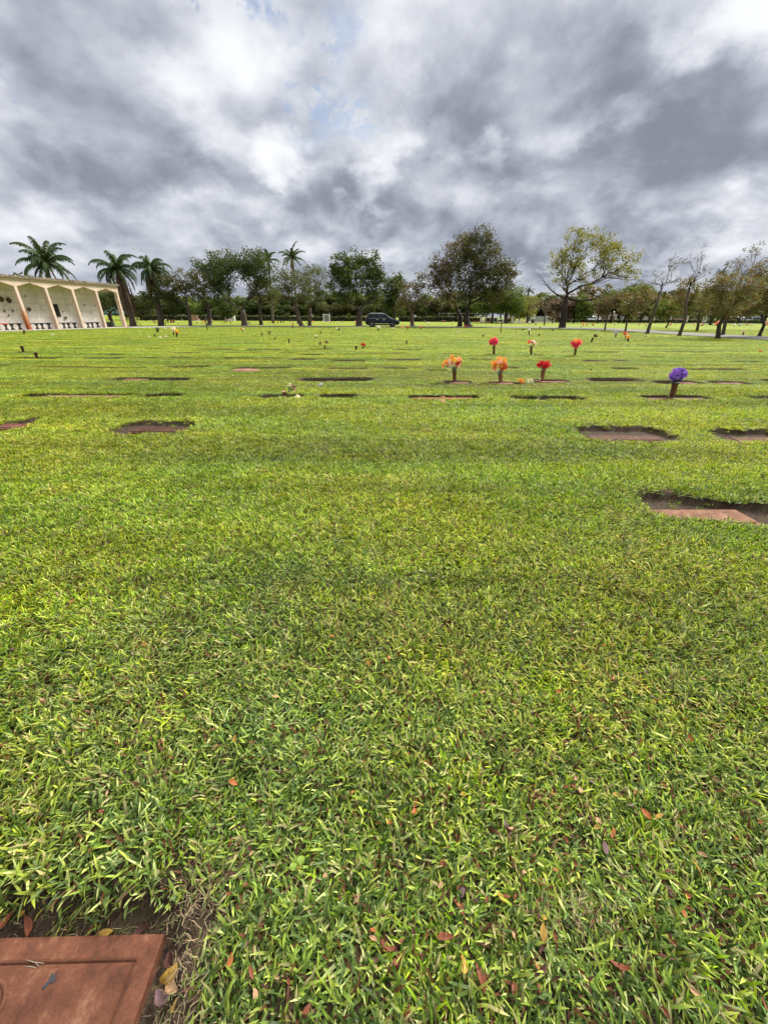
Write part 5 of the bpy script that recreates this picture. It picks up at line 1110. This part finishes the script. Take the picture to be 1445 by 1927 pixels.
# ------------------------------------------------------------------ cars
M['glass'] = mat('car glass', None, .05, 0, .35, (.012, .014, .016)); M['tyre'] = mat('tyre', None, .85, 0, .3, (.015, .015, .015)); M['alloy'] = mat('alloy', None, .3, .9, .5, (.55, .56, .58)); M['chrome'] = mat('chrome', None, .15, 1, .5, (.75, .76, .78))
M['lamp'] = mat('lamp glass', None, .1, 0, .8, (.62, .63, .66)); M['red_lamp'] = mat('red lamp', None, .2, 0, .6, (.30, .02, .02))
def car(loc, rz, paint, label, group=None, kind='suv'):
    e = empty('parked_car', loc, label, 'car', group, rz); mp = mat('car paint', None, .25, .0, .25, paint); mp.node_tree.nodes['Principled BSDF'].inputs['Coat Weight'].default_value = .04
    zr = 1.74 if kind == 'suv' else 1.46; L = 2.5; k_ = zr / 1.74
    st = [(-2.50, .62, .92, .92, .80), (-2.44, .38, 1.05, 1.08, .93), (-2.30, .30, 1.12, 1.30, .965), (-2.12, .27, 1.14, 1.58, .975), (-1.85, .26, 1.13, 1.70, .975), (-1.2, .26, 1.11, 1.745, .98), (-.4, .26, 1.09, 1.75, .98), (.25, .26, 1.07, 1.71, .98), (.62, .26, 1.06, 1.58, .98),
          (1.00, .26, 1.05, 1.36, .975), (1.30, .27, 1.04, 1.16, .97), (1.45, .27, 1.03, 1.08, .97), (1.85, .28, .98, 1.03, .96), (2.2, .30, .88, .95, .93), (2.40, .34, .78, .84, .86), (2.50, .45, .62, .66, .74)]
    V = []
    for (x, zb, zs, zt, w) in st:
        zs = zs if kind == 'suv' else zs * .93; zt = zs + (zt - zs) * (k_ if zt > zs + .1 else 1) if kind != 'suv' else zt
        hi = zt > zs + .12; wr = w - (.24 * min(1, (zt - zs) / .6) if hi else .10)
        half = [(w * .86, zb), (w * .97, zb + .06), (w, zb + (zs - zb) * .5), (w * .985, zs - .03), (w * .955, zs + (.02 if hi else .0)), (wr + .03, zt - .05 if hi else zt - .015), (wr - .08, zt)]
        V += [(x, -y, z) for y, z in half] + [(x, y, z) for y, z in reversed(half)]
    m = 14; k = len(st); mb = MB()
    mb.add(V, [(i * m + j, (i + 1) * m + j, (i + 1) * m + (j + 1) % m, i * m + (j + 1) % m) for i in range(k - 1) for j in range(m)] + [tuple(range(m)), tuple((k - 1) * m + j for j in range(m - 1, -1, -1))], None, True)
    body = mb.build('body', mp, e)
    Vn = np.array(V).reshape(k, m, 3)
    def sidepanel(i0, i1, a, b, sgn, x0=None, x1=None):
        """strip between section rings i0..i1 at fractions a..b of the glass band, 6 mm proud"""
        P = []
        for f in (a, b):
            for i in range(i0, i1 + 1):
                j0, j1 = (4, 5) if sgn < 0 else (9, 8); p = Vn[i, j0] * (1 - f) + Vn[i, j1] * f; P.append(p + np.array([0, sgn * .008, .004]))
        n_ = i1 - i0 + 1; return P, [(q, q + 1, n_ + q + 1, n_ + q) for q in range(n_ - 1)]
    for sg in (-1, 1):
        for (i0, i1) in ((3, 5), (5, 6), (6, 9)):
            mb = MB(); P, Fc = sidepanel(i0, i1, .10, .93, sg); P = np.array(P)
            xs = P[:, 0]; c = (xs.min() + xs.max()) / 2; P[:, 0] = c + (P[:, 0] - c) * .955
            mb.add(P, Fc); mb.build('side_window', M['glass'], e)
        mb = MB(); mb.tube([(-2.0, sg * .80, zr - .03), (-1.6, sg * .78, zr + .045), (0, sg * .78, zr + .05), (.45, sg * .79, zr - .05)], .022, 5); mb.build('roof_rail', M['chrome'], e)
        mb = MB(); mb.box((-1.1, sg * .985 - .012, .40), (1.05, sg * .985 + .012, .46)); mb.build('sill_strip', M['chrome'], e)
        mb = MB(); mb.box((-2.1, sg * .962 - .012, 1.125), (.95, sg * .962 + .012, 1.145)); mb.build('belt_trim', M['chrome'], e)
        mb = MB(); mb.box((.78, sg * 1.07 - .09, 1.08), (.96, sg * 1.07 + .09, 1.22), bev=.03); mb.build('mirror', mp, e)
        for xh in (-.75, .25):
            mb = MB(); mb.box((xh - .11, sg * .985 - .014, .93), (xh + .11, sg * .985 + .014, .965), bev=.008); mb.build('door_handle', M['chrome'], e)
        mb = MB(); mb.add([(2.20, sg * .80, .86), (2.43, sg * .62, .76), (2.45, sg * .60, .68), (2.25, sg * .90, .70), (2.0, sg * .96, .84), (2.05, sg * .93, .88)], [(0, 1, 2, 3, 4, 5)]); mb.build('headlight', M['lamp'], e)
        mb = MB(); mb.box((-2.47, sg * .80 - .13, .98), (-2.36, sg * .80 + .13, 1.12), bev=.02); mb.build('tail_light', M['red_lamp'], e)
        for xw in (-1.52, 1.45):
            Mw = Matrix.Translation((xw, sg * .86, .37)) @ Matrix.Rotation(R_(90) * (1 if sg < 0 else -1), 4, 'X')
            w_ = empty('wheel', (0, 0, 0), None, None); w_.parent = e
            for key in ('label', 'category'):
                if key in w_: del w_[key]
            mb = MB(); mb.lathe([(.26, -.10), (.36, -.10), (.37, -.06), (.37, .09), (.35, .12), (.26, .12)], 26, Mw); mb.build('tyre', M['tyre'], w_)
            mb = MB(); mb.lathe([(.24, .06), (.262, .115), (.25, .122), (.235, .09)], 24, Mw)
            for q in range(5):
                a = q * 1.2566 + .3; mb.box((.03, -.035, .095), (.245, .035, .12), Mw @ Matrix.Rotation(a, 4, 'Z'))
            mb.lathe([(.001, .09), (.06, .09), (.055, .128), (.001, .13)], 12, Mw); mb.build('rim', M['alloy'], w_)
            mb = MB(); mb.lathe([(.001, -.05), (.43, -.05), (.43, .125), (.36, .127), (.001, .05)], 26, Mw); mb.build('wheel_arch', M['tyre'], e)
    mb = MB(); P = [(.66, -.68, 1.56 * k_), (.66, .68, 1.56 * k_), (1.27, .80, 1.185), (1.27, -.80, 1.185)]; mb.add(np.array(P) + [.02, 0, .03], [(0, 1, 2, 3)]); mb.build('windscreen', M['glass'], e)
    mb = MB(); mb.add(np.array([(-2.33, -.70, 1.30), (-2.33, .70, 1.30), (-2.15, .66, 1.58 * k_), (-2.15, -.66, 1.58 * k_)]) - [.03, 0, -.01], [(0, 3, 2, 1)]); mb.build('rear_window', M['glass'], e)
    mb = MB(); mb.box((2.44, -.42, .50), (2.52, .42, .74), bev=.02); mb.build('grille', M['chrome'], e)
    return e
g = at(720.5, 615.6, 63.6)
car((g.x - .05, 63.6, .045), R_(-2), (.008, .010, .022), 'black sport utility car with silver roof rails parked on the lane by the round tree')
CW = [(1052, 'silver', 'silver car partly behind the leaning trunk in the car park'), (1072, 'dark', 'dark car right of the leaning trunk in the car park'), (1093, 'white', 'white car in the car park, left of the white pair'), (1112, 'white', 'white car in the car park, right of the white pair'),
      (1378, 'red', 'dull red car behind the wide rusty tree at right'), (1403, 'silver', 'grey car at right between trunks in the far car park'), (1420, 'dark', 'dark blue car near the right edge in the far car park')]
pc = {}
for x, c, lab in CW:
    if c not in pc:
        pc[c] = car((0, 0, 0), 0, {'silver': (.45, .46, .48), 'dark': (.02, .024, .035), 'white': (.78, .79, .80), 'red': (.22, .05, .05)}[c], lab, 'cars in the far car park', 'sedan'); o = pc[c]
    else: o = copy_tree(pc[c]); o['label'] = lab
    p = at(x, 604, 131.5); o.location = (p.x, 131.5, .03); o.rotation_euler.z = R_(rr.uniform(-8, 8))

# ------------------------------------------------------------------ things on and behind the far lawn
def blk(name, mb, m, label, cat, parts=()):
    o = mb.build(name, m); tag(o, label, cat); return o
def house(x0, x1, Y, hw, hr, wall, roof, label, openings=(), gable=False):
    a = at(x0, 600, Y).x; b = at(x1, 600, Y).x; e = empty('low_building', ((a + b) / 2, Y, 0), label, 'building'); w = (b - a) / 2; d = 8.
    mb = MB(); mb.box((-w, 0, 0), (w, d, hw), col=wall); mb.build('wall', M['plain'], e)
    mb = MB(); o_ = .4
    V = [(-w - o_, -o_, hw + .002), (w + o_, -o_, hw + .002), (w + o_, d + o_, hw + .002), (-w - o_, d + o_, hw + .002), (-w + (0 if gable else 2), d / 2, hw + hr), (w - (0 if gable else 2), d / 2, hw + hr)]
    mb.add(V, [(0, 3, 2, 1), (0, 1, 5, 4), (1, 2, 5), (2, 3, 4, 5), (3, 0, 4)], roof); mb.build('roof', M['plain'], e)
    for (t0, t1, z0, z1, nm, c) in openings:
        mb = MB(); mb.box((-w + 2 * w * t0, -.03, z0), (-w + 2 * w * t1, -.003, z1), col=c); q = mb.build(nm, M['glass'] if nm == 'window' else M['plain'], e)
        mb = MB()
        xa, xb = -w + 2 * w * t0, -w + 2 * w * t1
        mb.box((xa - .08, -.05, z1), (xb + .08, -.003, z1 + .1), col=(.6, .58, .54)); mb.box((xa - .08, -.05, z0), (xa, -.003, z1), col=(.6, .58, .54)); mb.box((xb, -.05, z0), (xb + .08, -.003, z1), col=(.6, .58, .54)); mb.build('frame', M['plain'], q)
    return e
house(1127, 1166, 139, 2.9, .5, (.66, .55, .42), (.5, .46, .4), 'cream low building behind the car park, left one', [(.1, .35, .0, 1.7, 'door', (.12, .09, .07)), (.45, .75, 0, 1.8, 'gate', (.16, .12, .09)), (.82, .95, 1, 2, 'window', (0, 0, 0))])
house(1168, 1212, 140, 2.7, .4, (.36, .36, .36), (.42, .42, .42), 'grey low building with dark garage openings, between two cream ones', [(.18, .42, 0, 2.0, 'door', (.02, .02, .02)), (.62, .9, 0, 2.0, 'door', (.02, .02, .025))])
house(1212, 1262, 139, 2.6, .9, (.66, .58, .47), (.34, .33, .32), 'cream low building with a dark doorway, right one', [(.12, .3, 0, 2.0, 'door', (.02, .02, .02)), (.5, .9, .6, 1.9, 'window', (.05, .05, .05))])
house(1275, 1345, 142, 2.4, .5, (.34, .24, .20), (.3, .28, .27), 'brown low building behind the rusty trees', [(.2, .4, 0, 1.9, 'door', (.04, .03, .03)), (.6, .8, .8, 1.8, 'window', (.05, .05, .05))])
house(275, 322, 152, 2.2, 1.6, (.50, .50, .52), (.30, .32, .35), 'grey roofed house beyond the hedge at left', [(.3, .45, .6, 1.8, 'window', (.05, .05, .05)), (.6, .75, .6, 1.8, 'window', (.05, .05, .05))])
house(360, 392, 153, 2.3, 1.8, (.55, .53, .50), (.50, .52, .54), 'house with a pale roof beyond the pink wall', [(.5, .7, .8, 1.8, 'window', (.05, .05, .05))])
house(462, 480, 152, 2.2, 1.6, (.62, .62, .60), (.55, .57, .58), 'small white house with a pale gable roof behind the largest tree', [(.4, .6, .8, 1.8, 'window', (.05, .05, .05))], True)
def panel(x0, x1, Y, z0, z1, col, name, label, cat, d=.3, extra=None, m='plain'):
    a = at(x0, 600, Y).x; b = at(x1, 600, Y).x; mb = MB(); w = (b - a) / 2; mb.box((-w, 0, z0), (w, d, z1), col=col, bev=min(.05, d / 4))
    if extra: extra(mb, w, d, z0, z1)
    o = mb.build(name, M[m]); o.location = ((a + b) / 2, Y, 0); tag(o, label, cat); return o
def courses(mb, w, d, z0, z1):
    for k in range(5): z = z0 + (z1 - z0) * (k + 1) / 6; mb.box((-w, -.012, z), (w, 0, z + .03), col=(.28, .16, .14))
    mb.box((-w - .1, -.05, z1), (w + .1, d + .05, z1 + .1), col=(.5, .35, .3))
panel(358, 373, 131, 0, 1.35, (.42, .22, .19), 'brick_wall', 'short pinkish brick wall before the far hedge', 'wall', extra=courses)
def niches(mb, w, d, z0, z1):
    for k in range(5):
        x = -w + 2 * w * (k + .5) / 5; mb.box((x - .2, -.14, 0), (x + .2, 0, z1 + (.16 if k % 2 else .05)), col=(.80, .80, .78), bev=.03)
panel(424, 442, 128, 0, 1.35, (.62, .63, .63), 'columbarium', 'small white columbarium of upright slabs on the far lawn', 'columbarium', .6, niches)
e = empty('monument', (at(614.5, 600, 122).x, 122, 0), 'grey framed stone monument on the far lawn left of the round tree', 'monument')
mb = MB(); mb.box((-.62, .02, .15), (.62, .2, 1.62), col=(.20, .20, .22), bev=.02); mb.build('dark_panel', M['plain'], e)
mb = MB(); mb.box((-.98, -.08, 0), (-.66, .3, 1.95), col=(.5, .5, .48), bev=.04); mb.box((.66, -.08, 0), (.98, .3, 1.95), col=(.5, .5, .48), bev=.04); mb.box((-.655, -.05, 1.63), (.655, .27, 1.9), col=(.5, .5, .48), bev=.03); mb.box((-1.1, -.2, -.02), (1.1, .4, .14), col=(.45, .45, .43)); mb.build('frame', M['plain'], e)
# white cross and pale monuments
e = empty('cross_monument', (at(906, 600, 118).x, 118, 0), 'white stone cross statue right of the great double trunk', 'cross')
mb = MB(); mb.prism([(-.17, .9), (.17, .9), (.15, 1.62), (.62, 1.66), (.66, 2.0), (.16, 2.02), (.12, 2.5), (-.12, 2.5), (-.16, 2.02), (-.62, 2.0), (-.66, 1.66), (-.15, 1.62)], .26, None, (.82, .82, .82)); mb.build('cross', M['plain'], e)
mb = MB(); mb.box((-.3, -.3, .35), (.3, .3, .9), col=(.74, .74, .73), bev=.06); mb.box((-.45, -.42, 0), (.45, .42, .35), col=(.62, .61, .58), bev=.05); mb.build('plinth', M['plain'], e)
for (x0, x1, z1, c, lab) in [(913, 924, 1.3, (.60, .42, .36), 'low pinkish tomb right of the white cross'), (928, 936, 1.35, (.66, .66, .64), 'white framed tomb with a dark niche'), (936, 948, .85, (.66, .65, .62), 'low white tomb wall by the broad green tree'), (953, 962, 1.1, (.26, .15, .12), 'brown tomb between trunk and first obelisk')]:
    e = empty('tomb', (at((x0 + x1) / 2, 600, 117).x, 117, 0), lab, 'tomb'); w = (x1 - x0) / 2 / 6.2
    mb = MB(); mb.box((-w, 0, .15), (w, .8, z1), col=c, bev=.08); mb.build('body', M['plain'], e)
    mb = MB(); mb.box((-w - .12, -.12, 0), (w + .12, .92, .148), col=np.array(c) * .8); mb.build('base', M['plain'], e)
    mb = MB(); mb.box((-w * .5, -.03, .3), (w * .5, -.003, z1 * .8), col=(.03, .03, .03)); mb.build('niche', M['plain'], e)
for x, h, lab in [(965, 3.4, 'tall pale obelisk, tallest and leftmost of three'), (977, 2.5, 'middle slim obelisk of three'), (991, 2.7, 'pale obelisk beside the white gate posts')]:
    e = empty('obelisk', (at(x, 600, 118).x, 118, 0), lab, 'obelisk')
    mb = MB(); P = []
    for z, r in ((.3, .26), (h - .35, .17), (h, .02)): P += [(-r, -r, z), (r, -r, z), (r, r, z), (-r, r, z)]
    mb.add(P, [(i * 4 + j, i * 4 + (j + 1) % 4, i * 4 + 4 + (j + 1) % 4, i * 4 + 4 + j) for i in range(2) for j in range(4)] + [(8, 9, 10, 11)], (.58, .56, .52)); mb.build('shaft', M['plain'], e)
    mb = MB(); mb.box((-.38, -.38, 0), (.38, .38, .298), col=(.5, .48, .45), bev=.05); mb.build('base', M['plain'], e)
for x, hh_, lab in [(999, 1.95, 'left white gate post by the white fence'), (1004.5, 1.9, 'right white gate post by the white fence')]:
    o = panel(x - 2, x + 2, 112, 0, hh_, (.84, .84, .86), 'gate_post', lab, 'post', .5, lambda mb, w, d, z0, z1: mb.box((-w - .08, -.08, z1), (w + .08, d + .08, z1 + .12), col=(.8, .8, .82), bev=.04))
panel(1000.5, 1006, 108, 0, .85, (.06, .06, .06), 'utility_box', 'black utility box at the foot of the white gate posts', 'box', .5, lambda mb, w, d, z0, z1: mb.box((-w - .04, -.04, z1), (w + .04, d + .04, z1 + .06), col=(.1, .1, .1)))
def boards(n_, c):
    def f(mb, w, d, z0, z1):
        for k in range(n_ + 1):
            x = -w + 2 * w * k / n_; mb.box((x - .04, -.05, 0), (x + .04, 0, z1 + .05), col=c)
        mb.box((-w, -.035, z1 - .15), (w, 0, z1 - .08), col=c)
    return f
panel(1007, 1029, 122, .25, 1.5, (.40, .40, .42), 'fence', 'grey boarded fence right of the white gate posts', 'fence', .06, boards(14, (.52, .52, .54)))
panel(1029.5, 1044, 122, .25, 1.45, (.72, .71, .68), 'fence', 'white boarded fence left of the leaning trunk', 'fence', .06, boards(6, (.6, .6, .58)))
for x, lab in [(1291, 'white notice board behind the rusty slanting tree'), (1326, 'slim white notice board left of the twin trunk')]:
    e = empty('notice_board', (at(x, 600, 98).x, 98, 0), lab, 'board'); mb = MB(); mb.box((-.45, 0, .55), (.45, .06, 1.75), col=(.82, .83, .85), bev=.01); mb.build('panel', M['plain'], e)
    for sx in (-.40, .40):
        mb = MB(); mb.box((sx - .04, .062, 0), (sx + .04, .13, 1.7), col=(.5, .5, .5)); mb.build('leg', M['plain'], e)
    mb = MB(); mb.box((-.02, -.012, .6), (.02, -.001, 1.7), col=(.3, .3, .33)); mb.build('divider', M['plain'], e)
# chain link fence rails behind the hedge
a = at(825, 600, 138).x; b = at(1003, 600, 138).x
e = empty('wire_fence', ((a + b) / 2, 138, 0), 'thin railed wire fence behind the hedge at centre right', 'fence'); w = (b - a) / 2
mb = MB(); [mb.tube([(-w, 0, z), (w, 0, z)], .035, 5, (.45, .48, .42)) for z in (2.35, 1.2)]; mb.build('rails', M['plain'], e)
for k in range(11):
    mb = MB(); x = -w + 2 * w * k / 10; mb.tube([(x, 0, 0), (x, 0, 2.5)], .05, 6, (.4, .42, .4)); mb.build('post', M['plain'], e)
# slender stakes standing in the lawn
for (x0, y0, x1, y1, lab) in [(390.5, 621.5, 386.5, 593, 'thin black stake in the lawn left of the largest spreading tree'), (941.7, 626.7, 944.5, 601, 'thin black stake in the lawn right of the great double trunk'), (1007.3, 612, 1007.5, 600, 'dark short bollard by the utility box')]:
    g = gnd(x0, y0); t = at(x1, y1, g.y); mb = MB(); mb.tube([(g.x, g.y, -.02), g.lerp(t, .5), t], [.045, .04, .04], 7, (.03, .03, .03)); mb.lathe([(.05, 0), (.055, .03), (.03, .06)], 8, Matrix.Translation(t - Vector((0, 0, .03))), (.04, .04, .04)); tag(mb.build('stake', M['plain']), lab, 'stake')
# garden benches far out
for x, Y, lab in [(321, 92, 'brown bench with slab legs on the far lawn at left'), (528, 98, 'dark thin bench on the far lawn between the trunks'), (391, 104, 'pale bench on the far lawn behind the rounded dark tree'), (548, 120, 'far bench before the hedge near centre')]:
    e = empty('lawn_bench', (at(x, 600, Y).x, Y, 0), lab, 'bench'); c = (.16, .07, .05) if x < 400 else (.07, .06, .05)
    mb = MB(); mb.box((-.95, -.2, .5), (.95, .2, .6), col=c, bev=.01); mb.build('seat', M['plain'], e)
    for sx in (-.65, 0, .65):
        mb = MB(); mb.box((sx - .09, -.16, 0), (sx + .09, .16, .498), col=np.array(c) * .8); mb.build('leg', M['plain'], e)
# green tent roof seen through the open bay, orange umbrella at the right edge, crouching figures
e = empty('garden_tent', (at(219, 600, 78).x, 78, 0), 'dark green tent roof seen through the open mausoleum bay', 'tent')
mb = MB(); P = [(-1.7, -1.5, 1.75), (1.7, -1.5, 1.75), (1.7, 1.5, 1.75), (-1.7, 1.5, 1.75), (0, 0, 2.75)]; mb.add(P + [(p[0], p[1], p[2] - .2) for p in P[:4]], [(0, 1, 4), (1, 2, 4), (2, 3, 4), (3, 0, 4), (5, 6, 1, 0), (6, 7, 2, 1), (7, 8, 3, 2), (8, 5, 0, 3)], (.035, .085, .065)); mb.build('canopy', M['plain'], e)
for sx in (-1.65, 1.65):
    for sy in (-1.45, 1.45): mb = MB(); mb.tube([(sx, sy, 0), (sx, sy, 1.75)], .04, 6, (.3, .3, .3)); mb.build('pole', M['plain'], e)
e = empty('umbrella', (at(1452, 605, 62).x, 62, 0), 'closed orange umbrella cut by the right edge', 'umbrella')
mb = MB(); mb.lathe([(.85, .45), (.75, .9), (.4, 1.5), (.08, 2.0), (.01, 2.05)], 10, None, (.55, .27, .14), smooth=False); mb.build('canopy', M['plain'], e)
mb = MB(); mb.tube([(0, 0, 0), (0, 0, 2.15)], .03, 6, (.2, .2, .2)); mb.build('pole', M['plain'], e)
